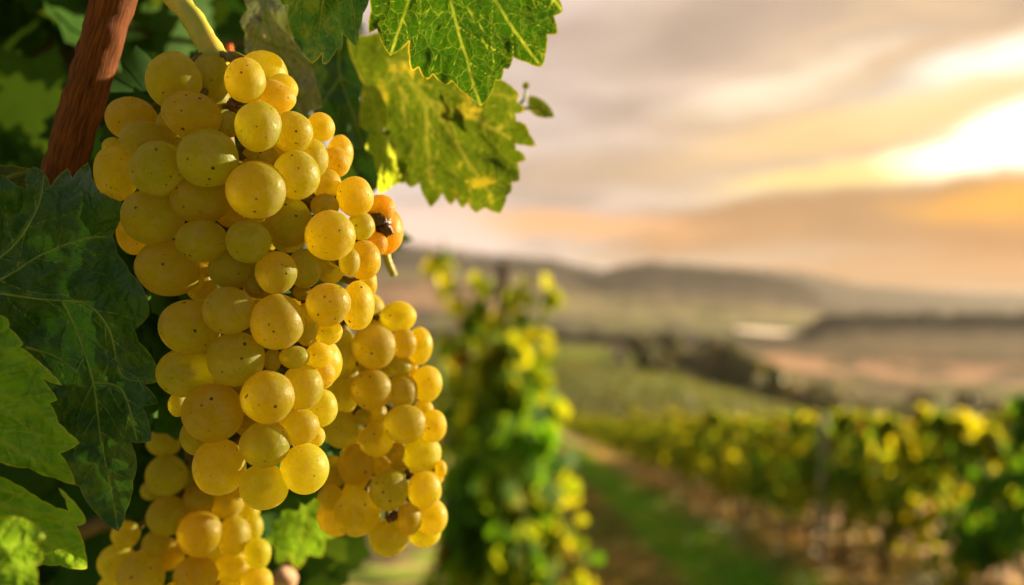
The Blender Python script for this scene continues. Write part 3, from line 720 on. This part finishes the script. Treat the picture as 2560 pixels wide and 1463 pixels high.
main += zB([(455,145,165,147,3,-15),(790,150,123,105,4,0),(1020,172,108,113,3,0),(1165,148,90,103,4,0),(1300,150,75,80,4,0),(1290,336,116,114,2,0),
 (776,367,137,124,0,0),(1027,427,141,146,1,0),(567,455,160,141,1,-15),(810,618,150,141,2,0),(1175,440,65,112,3,0),(1150,490,95,85,4,0),
 (1290,480,75,68,4,0),(1115,610,80,60,4,0),(1245,600,73,65,5,0),(1260,700,67,76,5,0),(1158,764,110,118,2,0),(550,690,153,130,3,0),
 (973,816,140,139,1,0),(690,900,158,152,1,0),(1250,872,92,100,4,0),(1140,972,106,97,3,0),(964,1063,131,120,2,0),(725,1180,140,147,3,0),
 (620,1020,100,100,4,0),(1170,1190,126,132,3.5,0),(955,1283,126,120,3,0),(1225,1023,50,55,6,0),(510,855,50,65,5,0),(630,225,80,100,5,0),
 (920,240,62,65,5,0),(1000,625,45,60,5,0),(865,960,62,60,6,0),(1155,270,50,42,6,0),(810,790,52,52,6,0)])
main += [(887,492,46,51,2,0),(903,565,34,36,3,0),(873.6,654.5,26,36,3,0),(909,650,43,50,4,0),(921,708,22,38,5,0),(895,764,41,62,3,0)]
main += [(952,523,37,37,5,0),(966,578,42,58,5.2,0),(942,610,27,29,5,0)]
fr = random.Random(77)  # hidden grapes added at the backs of two bunches to block sun
for k in range(17):
    fy = 190+k*55; main.append((fr.uniform(380+fy*.12, 700+fy*.12), fy, 62, 62, 11+(k % 3)*5, 0))
second = [(fr.uniform(820, 930), 780+k*85, 50, 50, 11+(k % 2)*5, 0) for k in range(7)]+zC([(565,175,86,74,3,0),(450,318,105,109,0,0),(590,303,62,72,2,0),(668,315,62,90,3,0),(437,523,100,97,1,0),(583,533,76,82,2,0),(703,497,72,88,3,0),
 (560,412,72,55,3,0),(625,420,33,47,4,0),(597,690,100,94,1,0),(730,697,66,79,2,0),(685,620,48,50,4,0),(461,764,81,81,1,0),(550,822,50,48,2,0),
 (678,828,93,94,2,0),(365,880,86,100,3,0),(292,712,82,93,4,0),(300,345,65,115,4,0),(520,1003,92,100,1,0),(690,1003,82,90,2,0),(370,1113,111,112,1,0),
 (615,1142,61,78,1,0),(722,1130,79,86,2,0),(519,1231,93,92,2,0),(687,1205,82,72,3,0),(735,935,48,50,4,0),(768,903,29,42,5,0),(396,655,43,40,4,0),
 (480,195,42,38,4,0),(310,560,60,85,5,0),(240,1040,60,65,5,0),(478,885,52,48,5,0),(560,895,50,48,5,0),(250,920,75,80,6,0),(640,900,50,45,6,0),(450,640,60,60,6,0),(430,420,60,60,6,0)])
third = zD([(760,490,182,180,1,0),(770,845,180,175,1,0),(1055,1002,193,207,0,0),(1355,1020,142,170,1,0),(535,1372,207,210,0,0),(1025,1375,188,185,1,0),
 (1348,1305,162,150,2,0),(1567,1178,118,140,3,0),(1560,1430,140,140,3,0),(1525,950,88,118,3,0),(330,1260,165,165,2,0),(1050,700,140,130,3,0),(1300,720,150,150,3,0),
 (1480,800,105,105,4,0),(670,1090,120,120,3,0),(770,1190,150,140,3,0),(1000,520,110,120,3,0),(630,620,95,90,4,0),(740,200,150,125,4,0),(400,1010,125,120,4,0),
 (1230,560,130,130,4,0),(900,1600,190,185,1,0),(560,1700,190,185,2,0),(1300,1600,170,170,3,0),(1150,1800,180,180,3,0),(800,1950,180,180,3,0),(1000,850,120,120,5,0),(1180,1120,130,130,5,0),(300,1520,160,160,4,0)])

def uvsphere(nu=36, nv=20):
    V = [(0, 0, 1)]
    for j in range(1, nv):
        th = math.pi*j/nv
        for i in range(nu): ph = 2*math.pi*i/nu; V.append((math.sin(th)*math.cos(ph), math.sin(th)*math.sin(ph), math.cos(th)))
    V.append((0, 0, -1)); Fc = []
    for i in range(nu): Fc.append((0, 1+i, 1+(i+1) % nu))
    for j in range(nv-2):
        for i in range(nu):
            a = 1+j*nu+i; b = 1+j*nu+(i+1) % nu; Fc.append((a, a+nu, b+nu, b))
    L = len(V)-1
    for i in range(nu): a = 1+(nv-2)*nu+i; b = 1+(nv-2)*nu+(i+1) % nu; Fc.append((a, L, b))
    return np.array(V), Fc
SV, SF = uvsphere()
def seed_mesh():
    ps = []
    for k in range(3):
        a = k*2.1; M = Matrix.Translation((math.cos(a)*.17, math.sin(a)*.17, .05*k))@Matrix.Rotation(.25, 4, 'X')
        ps.append(([M@Vector((q[0]*.13*(1-.3*q[2]), q[1]*.11*(1-.3*q[2]), q[2]*.28)) for q in SV16[0]], SV16[1]))
    v, f = merge(ps); o = mesh_obj('seed', v, f, simple('grape_seed', (.10, .055, .02, 1), .6, .3)); me = o.data; bpy.data.objects.remove(o); return me
SV16 = uvsphere(10, 8); SEED = seed_mesh()
def bunch(label, lst, d0, axis, mats, side, seed, scar_bias=(0, -1, 0)):
    r_ = random.Random(seed)
    lst = sorted(lst, key=lambda g: g[4]); placed = []
    for (x, y, a, b, lv, rot) in lst:
        ax = np.interp(y, [q[1] for q in axis], [q[0] for q in axis])
        d = d0+lv*.0012+((x-ax)/330)**2*side
        for _ in range(3):
            for q in placed:
                R1 = (a+b)/2/F*d*(1 if lv < 9 else .8); c1 = P(x, y, d); S_ = .90*(R1+q[1]); lat = math.hypot(c1.x-q[0].x, c1.z-q[0].z)
                if lat < S_:
                    dn = q[0].y+math.sqrt(S_*S_-lat*lat)*.92
                    if dn > d and (c1-q[0]).length < S_: d = dn
        placed.append((P(x, y, d), (a+b)/2/F*d, x, y, a/F*d, b/F*d, rot, lv))
    root_d = d0+.028
    print('BUNCH', len(placed), [round(float(np.percentile([p[0].y for p in placed], q)), 3) for q in (0, 25, 50, 75, 100)])
    top = P(axis[0][0], axis[0][1], root_d+.004)
    root = empty('grape_bunch', top, label=label, cat='grape bunch', group=None)
    inv = -Vector(top)
    for (c, R, x, y, rx, rz, rot, lv) in placed:
        q = Vector((r_.gauss(0, .5), r_.gauss(-.75, .4), r_.gauss(-.35, .45))).normalized()   # where the stylar scar points
        Q = Vector((0, 0, -1)).rotation_difference(q).to_matrix(); Q = Q@Matrix.Rotation(r_.random()*6.28, 3, 'Z')
        sh = SV.copy(); ph = r_.random()*50
        for k in range(len(sh)):
            v = sh[k]; sh[k] = v*(1+.050*noise.noise(Vector((v[0]*1.1+ph, v[1]*1.1, v[2]*1.1))))
        ry = (rx+rz)/2
        ang = math.radians(-rot) if rot else 0.0
        M = Matrix.Rotation(ang, 3, 'Y')@Matrix.Diagonal(Vector((rx, ry, rz)))
        vv = sh@np.array(M).T
        tex = SV@np.array(Q)                                  # back to the berry's own frame
        mesh = mesh_obj('grape', vv, SF, GR3 if (5 <= lv <= 5.2 and x > 938 and y < 620 and d0 < .3) else (mats[0] if r_.random() < mats[2] else mats[1]), root, attrs={'tex': tex})
        mesh.location = c+inv
        if lv < 9:
            sdo = bpy.data.objects.new('seed', SEED); COL.objects.link(sdo); sdo.parent = mesh
            sdo.scale = (R*.9,)*3; sdo.rotation_euler = Q.to_euler()
    # stalk through the middle with a small branch to every berry
    ap = [P(x, y, root_d+(.004 if k else .0)) for k, (x, y) in enumerate(axis)]
    sp_ = spline(ap, 24)
    prt = [tube([p+inv for p in sp_], [.0026-.0000*k-.0016*k/24 for k in range(25)], 8, .4, seed)]
    for (c, R, *_) in placed:
        best = min(sp_, key=lambda p: (p-(c+Vector((0, 0, R*1.3)))).length)
        mid = best.lerp(c, .55)+Vector((0, 0, .002))
        prt.append(tube([q+inv for q in spline([best, mid, c+(best-c).normalized()*R*.8], 5)], [.0011]*5+[.0016], 6, .4, seed))
    v, f = merge(prt); mesh_obj('stalk', v, f, M_rachis, root)
    return root, placed
def lumps(root, spec):
    for (x, y, r, d) in spec:
        v = SV[:].copy(); ph = rnd.random()*40
        v = np.array([q*(1+.5*noise.noise(Vector(q*1.6)+Vector((ph, 0, 0)))+.25*noise.noise(Vector(q*4)+Vector((ph, 0, 0)))) for q in v])*(r/F*d)
        o = mesh_obj('shrivelled_berry', v, SF, M_dry, root); o.location = P(x, y, d)-root.location
B1, pl1 = bunch('large sunlit bunch of yellow-green grapes, the biggest, hanging in the centre', main, .262,
   [(540, 128), (560, 300), (600, 560), (640, 850), (680, 1150)], (GR, GR2, .7), .020, 3)
def dat(pl, x, y):
    s_ = [p[0].y for p in pl if math.hypot(p[2]-x, p[3]-y) < 75]; return sorted(s_)[0] if s_ else .28
lumps(B1, [(580, 262, 13, .268), (597, 250, 10, .268), (605, 393, 7, .266), (752, 745, 10, .280), (762, 757, 8, .281), (692, 880, 6, .282), (742, 716, 6, .276), (948, 548, 25, .290), (962, 574, 19, .291), (936, 536, 13, .292), (950, 583, 9, .293)])
B2, pl2 = bunch('narrower golden bunch hanging behind the right side of the big bunch, glowing amber', second, .318,
   [(800, 640), (850, 800), (920, 1000), (960, 1200), (980, 1330)], (GR2, GR, .7), .012, 5)
lumps(B2, [(940, 794, 8, .325), (868, 940, 16, .335), (875, 925, 12, .335), (885, 1030, 12, .335), (938, 1035, 15, .332), (950, 1045, 12, .33), (1005, 1200, 10, .325), (985, 1290, 12, .318), (975, 1298, 9, .316), (1023, 1192, 8, .324)])
B3, pl3 = bunch('blurred shaded bunch at the bottom of the photo, below and behind the big bunch', third, .350,
   [(470, 1000), (480, 1150), (500, 1300), (520, 1500), (540, 1640)], (GR, GR2, .75), .012, 9)

# peduncle of the big bunch
pts = spline([P(395, -60, .30), P(440, -5, .295), P(485, 50, .29), P(520, 110, .287), P(545, 160, .286)], 20)
v, f = tube([p-B1.location for p in pts], [.0033+.0006*math.exp(-((k-20)/3)**2)+.0008*math.exp(-(k/4)**2) for k in range(21)], 14, .18, 4)
mesh_obj('peduncle', v, f, M_stem, B1)
# old cane
def cane(px, label, mat, seg=28, seed=1, cat='cane', name='cane'):
    pts = spline([P(x, y, d) for x, y, r, d in px], 46); rr = np.interp(np.linspace(0, 1, 47), np.linspace(0, 1, len(px)), [r/F*d for x, y, r, d in px])
    o = pts[0].copy()
    v, f = tube([p-o for p in pts], rr, seg, .16, seed)
    tex = [(math.cos(2*math.pi*(k % seg)/seg), math.sin(2*math.pi*(k % seg)/seg), (k//seg)*.22) for k in range(len(v))]
    ob_ = mesh_obj(name, v, f, mat, attrs={'tex': tex}, label=label, cat=cat); ob_.location = o
    return ob_
cane([(312, -120, 55, .302), (280, 10, 53, .301), (246, 130, 51, .302), (215, 240, 52, .304), (180, 350, 50, .306), (150, 470, 50, .308), (110, 620, 50, .310)],
     'thick reddish brown woody cane leaning beside the big bunch', M_cane)
cane([(573, 112, 8, .40), (574, 140, 9, .40), (575, 175, 8, .40)], 'short bright orange leaf stalk behind the top of the big bunch', M_redstem, 10, cat='leaf stalk', name='petiole')
cane([(815, 1250, 7, .62), (792, 1300, 11, .62), (765, 1360, 17, .615), (750, 1385, 15, .61), (715, 1420, 8, .61)], 'blurred orange-red leaf stalk at the bottom, right of the shaded bunch', M_redstem, 10, cat='leaf stalk', name='petiole')
cane([(640, 1700, 26, .47), (690, 1540, 26, .46), (706, 1480, 28, .455), (714, 1440, 30, .45)], 'pale pinkish rounded cane stub at the bottom edge, right of the shaded bunch', simple('stub', (.42, .24, .16, 1), .8, .2, (.55, .34, .22, 1), 90), 14, cat='cane stub', name='cane_stub')
cane([(962, 612, 10, .345), (968, 650, 10, .345), (985, 690, 9, .345)], 'short green stalk tip below the split orange grape', M_stem, 10, cat='stalk tip', name='stalk_tip')
cane([(300, 60, 7, .55), (420, 95, 7, .55), (560, 110, 7, .5), (700, 90, 6, .5)], 'thin dark shoot crossing behind the green stem', M_trunk, 8, cat='shoot', name='shoot')

# ------------------------------------------------------------------ big leaves
def inside(poly, x, y):
    c = False; n = len(poly); j = n-1
    for i in range(n):
        xi, yi = poly[i]; xj, yj = poly[j]
        if (yi > y) != (yj > y) and x < (xj-xi)*(y-yi)/(yj-yi)+xi: c = not c
        j = i
    return c
def segdist(pts, A, B):
    d_ = B-A; L = (d_*d_).sum(-1)+1e-9
    out_ = np.full(len(pts), 1e9)
    for a, dd, l in zip(A, d_, L):
        u = np.clip(((pts-a)@dd)/l, 0, 1); q = pts-(a+u[:, None]*dd); out_ = np.minimum(out_, np.sqrt((q*q).sum(1)))
    return out_
def big_leaf(label, outline, veins, d0, gx, gy, mat, vmat, step=7, seed=0, warp=.004, cup=0.0, bulge=.06, vr=.00035, quilt=.0013, fold=None, group=None):
    r_ = random.Random(seed)
    area = sum(outline[i][0]*outline[(i+1) % len(outline)][1]-outline[(i+1) % len(outline)][0]*outline[i][1] for i in range(len(outline)))
    if area < 0: outline = outline[::-1]
    pl = []
    n = len(outline)
    for i in range(n):
        a = Vector(outline[i]).to_2d(); b = Vector(outline[(i+1) % n]).to_2d(); L = (b-a).length; m = max(2, int(L/9))
        nn = Vector(((b-a).y, -(b-a).x)).normalized()
        for k in range(m):
            u = k/m; wob = bulge*L*math.sin(math.pi*u)+(0 if k == 0 else r_.uniform(-1, 1)*min(1.2, L*.01))
            pl.append(tuple(a.lerp(b, u)+nn*wob))
    xs = [p[0] for p in pl]; ys = [p[1] for p in pl]; xc, yc = sum(xs)/len(xs), sum(ys)/len(ys)
    pa = np.array(pl); A = pa; B = np.roll(pa, -1, 0)
    gxs = np.arange(min(xs), max(xs), step); gys = np.arange(min(ys), max(ys), step)
    G = np.array([(x+(step/2 if j % 2 else 0)+r_.uniform(-.6, .6), y+r_.uniform(-.6, .6)) for j, y in enumerate(gys) for x in gxs if inside(pl, x+(step/2 if j % 2 else 0), y)])
    de = segdist(G, A, B); G = G[de > step*.45]
    allp = [Vector(p) for p in pl]+[Vector(p) for p in G]
    res = delaunay_2d_cdt(allp, [], [list(range(len(pl)))], 1, 1e-4)
    V2 = np.array([tuple(v) for v in res[0]]); faces = [tuple(f) for f in res[2]]
    # secondary veins
    main_v = [[Vector(p).to_2d() for p in v] for v in veins]; sec = []
    for v in main_v:
        tot = sum((v[i+1]-v[i]).length for i in range(len(v)-1)); s_ = 38; side = 1; acc = 0
        while s_ < tot-25:
            acc = 0
            for i in range(len(v)-1):
                L = (v[i+1]-v[i]).length
                if acc+L >= s_: break
                acc += L
            p = v[i].lerp(v[i+1], (s_-acc)/L); t_ = (v[i+1]-v[i]).normalized()
            an = math.radians(r_.uniform(38, 55))*side; dr = Vector((t_.x*math.cos(an)-t_.y*math.sin(an), t_.x*math.sin(an)+t_.y*math.cos(an)))
            q = [p.copy()]; maxl = min(190, (tot-s_)*.75+35)
            for k in range(int(maxl/12)):
                dr = (dr+t_*.05+Vector((r_.uniform(-.12, .12), r_.uniform(-.12, .12)))).normalized(); p = p+dr*12
                if not inside(pl, p.x, p.y): break
                q.append(p.copy())
            if len(q) > 2: sec.append(q)
            side = -side; s_ += r_.uniform(34, 60)
    k_ = d0/F
    def sd(vs):
        a_ = np.array([tuple(v[i]) for v in vs for i in range(len(v)-1)]); b_ = np.array([tuple(v[i+1]) for v in vs for i in range(len(v)-1)])
        return segdist(V2, a_, b_)*k_ if len(a_) else np.full(len(V2), 1.)
    vm = sd(main_v); vs_ = sd(sec) if sec else vm*0+1; vd = np.minimum(vm*.6, vs_*1.4)
    ed = segdist(V2, A, B)*k_
    def depth(x, y):
        dx, dy = (x-xc)/1000, (y-yc)/1000
        d = d0+gx*dx+gy*dy+cup*(dx*dx+dy*dy)+warp*noise.noise(Vector((x*.006+seed, y*.006, 0)))+warp*.35*noise.noise(Vector((x*.018+seed, y*.018, 4)))
        if fold: d += fold(x, y)
        return d
    W_ = []
    for (x, y), q in zip(V2, vd):
        d = depth(x, y)-quilt*(1-math.exp(-(q/.0022)**2))*(1+.6*noise.noise(Vector((x*.04, y*.04, seed))))
        W_.append(P(x, y, d))
    cen = P(main_v[0][0].x, main_v[0][0].y, depth(*main_v[0][0]))
    o = mesh_obj('vine_leaf', [p-cen for p in W_], faces, mat, attrs={'vd': vd, 'ed': ed}, label=label, cat='leaf', group=group)
    o.location = cen
    if vmat is None: return o
    prt = []
    for v in main_v:
        sp_ = spline([Vector((p.x, p.y, 0)) for p in v], 26)
        prt.append(tube([P(p.x, p.y, depth(p.x, p.y)+.0001)-cen for p in sp_], [vr*(1.15-.85*k/26) for k in range(27)], 6))
    for v in sec:
        prt.append(tube([P(p.x, p.y, depth(p.x, p.y)+.00005)-cen for p in v], [vr*.3*(1.1-.8*k/len(v)) for k in range(len(v))], 5))
    vv, ff = merge(prt); mesh_obj('veins', vv, ff, vmat, o)
    return o
def z2(l): return [(600+x/2.6, y/2.6) for x, y in l]
def z6(l): return [(x/1.369, 400+y/1.369) for x, y in l]
def z10(l): return [(x/4.012, 1100+y/4.012) for x, y in l]
# the sharp sunlit leaf at the top
big_leaf('sharp backlit green leaf with yellow veins at top centre, its tip pointing down',
 z2([(838,215),(890,188),(975,365),(1100,270),(1100,370),(1115,465),(1160,440),(1210,525),(1255,485),(1330,555),(1380,530),(1480,620),(1565,690),(1615,640),(1662,525),(1695,525),(1715,445),(1745,450),(1775,370),(1860,405),(1960,438),(1990,330),(1997,225),(2065,220),(2040,105),(2100,75),(2060,-30),(2090,-120),(2010,-260),(1900,-300),(1850,-420),(1700,-400),(1600,-500),(1450,-440),(1330,-520),(1200,-430),(1080,-450),(1010,-330),(900,-330),(880,-200),(800,-150),(850,-40),(850,70)]),
 [z2([(1330,-260),(1365,0),(1385,70),(1430,250),(1480,400),(1520,560),(1565,688)]), z2([(1330,-260),(1560,-120),(1660,0),(1750,150),(1870,320),(1958,432)]),
  z2([(1330,-260),(1180,-120),(1100,0),(1040,170),(980,355)]), z2([(1330,-260),(1700,-240),(2000,-60),(2095,70)]), z2([(1330,-260),(1050,-260),(850,-120)])],
 .252, -.038, .02, LM_green, None, 6, 1, .004, vr=.0004)
big_leaf('dark green leaf at the top, between the pale leaf and the sharp backlit leaf',
 z2([(230,-80),(265,25),(310,40),(312,150),(340,230),(380,310),(470,415),(535,345),(535,415),(560,418),(600,370),(630,320),(655,335),(668,220),(700,250),(757,303),(772,200),(800,90),(838,5),(870,-80),(800,-260),(560,-330),(330,-250)]),
 [z2([(560,-200),(540,0),(510,200),(470,410)]), z2([(560,-200),(640,50),(655,325)]), z2([(560,-200),(720,0),(757,300)]), z2([(560,-200),(400,-40),(312,150)])],
 .284, -.03, .02, LM_dark, M_veindark, 7, 2, .005)
big_leaf('large out-of-focus leaf turning yellow, behind the sharp leaf, against the sky',
 z2([(700,250),(830,230),(1000,200),(1300,260),(1560,380),(1700,520),(1815,610),(1800,660),(1860,720),(1790,740),(1795,785),(1860,812),(1880,870),(1925,950),(1850,945),(1790,935),(1795,975),(1835,990),(1860,1040),(1805,1060),(1818,1175),(1765,1185),(1762,1250),(1735,1270),(1692,1388),(1590,1350),(1530,1385),(1480,1320),(1445,1355),(1405,1292),(1370,1335),(1315,1258),(1240,1350),(1165,1190),(1110,1220),(1060,1170),(1010,1000),(930,800),(850,600),(760,450)]),
 [z2([(960,390),(1100,520),(1230,650),(1340,810),(1420,960),(1520,1110),(1640,1280)]), z2([(960,390),(1050,600),(1080,830)]), z2([(960,390),(1300,430),(1600,600),(1810,640)]), z2([(1100,520),(1210,700),(1215,900),(1240,1200)]), z2([(1230,650),(1500,760),(1760,900)])],
 .365, -.055, .03, LM_yellow, None, 9, 3, .006, vr=.0010)
big_leaf('small blurred brownish green leaf standing off the right edge of the large turning leaf',
 z2([(1880,620),(1950,640),(2010,690),(2045,760),(1960,765),(1895,735),(1870,690)]), [z2([(1770,680),(1820,700),(1872,705),(1950,710),(2040,755)])], .38, .0, .0, LM_yellow, M_veindark, 8, 4, .002, vr=.0008)
big_leaf('tiny blurred bud leaf above the small brownish green leaf',
 z2([(1840,540),(1868,530),(1882,560),(1862,585),(1835,570)]), [z2([(1800,690),(1845,650),(1858,585),(1857,545)])], .38, 0, 0, LM_yellow, M_veindark, 5, 5, .001, vr=.0007)
big_leaf('pale grey-green leaf underside hanging behind the top of the big bunch',
 z2([(60,-120),(20,-20),(55,60),(0,140),(35,215),(30,300),(45,390),(160,450),(260,520),(330,640),(390,740),(470,720),(535,700),(500,560),(462,430),(400,330),(330,200),(290,60),(260,-100)]),
 [z2([(180,-100),(170,100),(230,300),(360,500),(440,700)]), z2([(170,100),(100,250),(60,380)]), z2([(230,300),(340,330),(440,430)])],
 .345, .03, .02, LM_pale, M_veindark, 8, 6, .012, vr=.0006)
big_leaf('dark olive leaf hanging behind the big bunch, left of the large turning leaf',
 z2([(480,430),(560,330),(700,270),(800,330),(835,440),(805,520),(780,640),(815,800),(880,960),(920,1080),(915,1200),(860,1250),(790,1180),(740,1100),(690,1000),(620,900),(540,800),(480,740),(500,600)]),
 [z2([(640,290),(650,500),(740,760),(850,1100),(880,1230)]), z2([(650,500),(560,640),(510,730)]), z2([(650,500),(760,560)])],
 .385, .0, .02, LM_dark, M_veindark, 9, 7, .010, vr=.0006)
big_leaf('torn lime-yellow leaf with whitish holes, between the dark olive leaf and the turning leaf',
 z2([(800,560),(880,560),(940,660),(955,780),(930,850),(1005,850),(1045,930),(1080,1000),(1078,1180),(1010,1200),(900,1262),(905,1150),(870,1020),(815,960),(850,860),(780,820),(785,690)]),
 [z2([(840,570),(880,750),(980,960),(1050,1150)]), z2([(880,750),(940,700)])], .375, 0, 0, LM_lime, None, 8, 8, .010, vr=.0005)
big_leaf('blurred green leaf below the big bunch, between the shaded bunch and the amber bunch',
 [(668,1290),(690,1262),(735,1236),(790,1222),(842,1240),(866,1275),(838,1300),(850,1335),(812,1348),(805,1392),(770,1385),(745,1425),(722,1398),(692,1412),(690,1372),(662,1352)],
 [[(800,1225),(770,1290),(748,1350),(740,1415)], [(770,1290),(815,1320),(845,1332)], [(780,1260),(725,1290),(670,1300)]], .44, 0, .02, LM_mid, None, 8, 15, .012)
# left-hand leaves
big_leaf('big dark green leaf on the left overlapping the edge of the big bunch',
 z6([(-330,200),(-200,60),(-60,20),(60,90),(92,100),(88,55),(112,22),(150,40),(172,90),(232,28),(247,62),(300,8),(314,60),(335,110),(380,130),(422,150),(385,262),(402,322),(445,385),(490,440),(512,527),(460,582),(472,620),(530,690),(547,757),(490,768),(520,795),(543,832),(488,842),(510,900),(517,962),(448,967),(468,1040),(455,1100),(450,1150),(432,1200),(405,1272),(330,1212),(272,1120),(180,1040),(60,960),(-100,900),(-300,700)]),
 [z6([(-150,440),(0,457),(120,474),(213,482)]), z6([(213,482),(260,580),(320,760),(345,950),(385,1150),(404,1265)]), z6([(213,482),(300,495),(375,580),(420,740),(540,757)]), z6([(-150,440),(0,410),(150,320),(295,268),(385,262)]),
  z6([(85,640),(180,670),(262,725)]), z6([(-150,440),(40,300),(130,160),(150,50)]), z6([(320,760),(420,790),(470,960)])],
 .272, .02, -.01, LM_dark, M_veindark, 7, 10, .007, vr=.00042, fold=lambda x, y: .010*max(0, (x-250)/150)**2*0+.006*math.sin(x*.012))
big_leaf('brighter green leaf at the left edge, lying over the big dark leaf',
 z6([(-300,560),(-120,480),(0,530),(28,545),(32,575),(80,630),(68,640),(120,680),(150,705),(180,735),(212,772),(140,745),(165,775),(196,822),(170,832),(200,900),(235,935),(273,968),(205,1005),(235,1050),(258,1112),(190,1090),(100,1055),(0,1035),(-200,1020),(-320,850)]),
 [z6([(-200,760),(0,800),(120,860),(270,966)]), z6([(-200,760),(0,960),(255,1108)]), z6([(-200,760),(0,640),(140,700),(208,770)])],
 .250, .03, -.01, LM_mid, None, 7, 11, .006)
big_leaf('green leaf at lower left with a yellow-rimmed pointed lobe, under the brighter leaf',
 z10([(-500,250),(-200,300),(0,370),(150,440),(300,530),(420,610),(560,680),(690,715),(660,600),(585,480),(700,580),(790,680),(862,800),(850,840),(765,862),(820,980),(855,1120),(872,1290),(800,1300),(600,1255),(430,1250),(200,1300),(-200,1350),(-500,900)]),
 [z10([(-300,600),(200,700),(500,780),(850,805)]), z10([(-300,600),(200,900),(560,1080),(850,1290)]), z10([(-300,600),(0,480),(200,560)])],
 .243, .03, -.01, LM_mid, None, 6, 12, .006)
big_leaf('nearest leaf in the bottom left corner, softly blurred with a bright yellow rim',
 z10([(-600,900),(-200,780),(0,775),(160,770),(260,800),(360,860),(430,930),(460,975),(430,1000),(375,1040),(370,1075),(425,1110),(435,1180),(410,1235),(365,1260),(380,1400),(385,1600),(300,1900),(-300,2100),(-700,1500)]),
 [z10([(-400,1300),(0,1100),(300,1000),(450,975)]), z10([(-400,1300),(100,1300),(400,1230)]), z10([(-400,1300),(100,1600),(330,1850)])],
 .212, .02, -.01, LM_mid, None, 7, 13, .004)
big_leaf('yellow-brown dull leaf at the left edge just above the big dark leaf',
 z6([(-120,40),(-40,25),(20,18),(70,25),(110,32),(100,80),(120,130),(40,180),(-100,160)]), [z6([(-60,100),(20,60),(105,35)])], .285, .0, .0, LM_yellow, M_veindark, 7, 14, .004)

# ------------------------------------------------------------------ the vine these bunches hang on: shaded foliage behind them
items = []
def infl(x, y, d): return (x-CX)/F*d
for _ in range(2300):
    d = rnd.uniform(.50, 1.25)
    x = rnd.uniform(-1500, 880); y = rnd.uniform(-1400, 2000)
    if x > 560 and y > 1210: continue
    if x > 480 and 1080 < y <= 1210 and rnd.random() < .5: continue
    if y > 430 and x > 720: continue
    if y < 430 and x > 880-rnd.random()*120: continue
    items.append((P(x, y, d), rv()*1.1+Vector((.2, -1, .3)), rnd.uniform(.035, .085), (.93 if rnd.random() < .03 else max(0, min(.8, rnd.gauss(.3, .24))))))  # a few leaves tinted yellow to stand in for sunlit ones
def sun_blockers(n, x0, x1, y0, y1, d0, d1, s0, s1):  # adds leaves turned toward the sun, to shade the grapes
    for _ in range(n):
        items.append((P(rnd.uniform(x0, x1), rnd.uniform(y0, y1), rnd.uniform(d0, d1)), rv()*.45+Vector((.9, -.7, .15)), rnd.uniform(s0, s1), rnd.uniform(.05, .4)))
sun_blockers(50, 380, 640, 120, 900, .325, .36, .03, .042)      # leaves added close behind the big bunch to keep the sun off it
sun_blockers(45, 650, 815, 900, 1060, .352, .40, .028, .04)     # more added between it and the shaded bunch, to shade the latter
sun_blockers(25, 430, 640, 950, 1250, .39, .43, .035, .05)  # added behind the shaded bunch to block sun
sun_blockers(22, 335, 450, 560, 790, .325, .345, .028, .036)  # added behind the big bunch's left edge to keep it dark
for _ in range(10):   # the leaf patch right of the third bunch
    x = rnd.uniform(690, 830); y = rnd.uniform(1250, 1380)
    items.append((P(x, y, rnd.uniform(.5, .56)), rv()*.4+Vector((.1, -1, .2)), rnd.uniform(.035, .055), rnd.uniform(.2, .7)))
for _ in range(700):  # deeper leaves at the left
    d = rnd.uniform(.9, 1.4); items.append((P(rnd.uniform(-900, 560), rnd.uniform(-500, 1500), d), rv()*.8+Vector((.2, -1, .3)), rnd.uniform(.08, .12), rnd.uniform(.05, .4)))
for _ in range(420):  # the body of foliage above the frame
    d = rnd.uniform(.40, 1.3); x = rnd.uniform(-900, 1500); y = rnd.uniform(-2300, -420 if x < 700 else -900)
    items.append((P(x, y, d), rv()*.9+Vector((0, -.6, .6)), rnd.uniform(.07, .12), rnd.uniform(.1, .7)))
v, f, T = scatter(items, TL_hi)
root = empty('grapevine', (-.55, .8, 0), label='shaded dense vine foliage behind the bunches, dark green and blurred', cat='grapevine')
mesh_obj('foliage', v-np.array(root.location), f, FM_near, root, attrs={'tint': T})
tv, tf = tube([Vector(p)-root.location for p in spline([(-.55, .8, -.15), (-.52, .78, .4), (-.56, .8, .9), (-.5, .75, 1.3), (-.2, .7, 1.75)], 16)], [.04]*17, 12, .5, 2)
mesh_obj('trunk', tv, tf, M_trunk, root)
tv, tf = tube([Vector(p)-root.location for p in spline([P(-100, 1500, .5), P(200, 1330, .5), P(420, 1240, .48), P(450, 1000, .46)], 12)], [.004]*13, 8, .3, 2)
mesh_obj('shoot', tv, tf, M_trunk, root)

# ------------------------------------------------------------------ haze in the valley air
HD = 0.00006
zl, zh = -420.0, 92.0
vs = [(x, y, z) for z in (zl, zh) for y in (-200, 3450) for x in (-6900, 6900)]
fs = [(0, 2, 3, 1), (4, 5, 7, 6), (0, 1, 5, 4), (2, 6, 7, 3), (0, 4, 6, 2), (1, 3, 7, 5)]
mz, t = material('valley_haze')
pv = t.n('ShaderNodeVolumePrincipled', ins={'Color': (1.0, .93, .88, 1), 'Density': HD, 'Anisotropy': .1})
t.n('ShaderNodeOutputMaterial', ins={1: pv.outputs[0]})
mesh_obj('haze', vs, fs, mz, smooth=False, kind='stuff', label='pale haze filling the valley air', cat='haze')
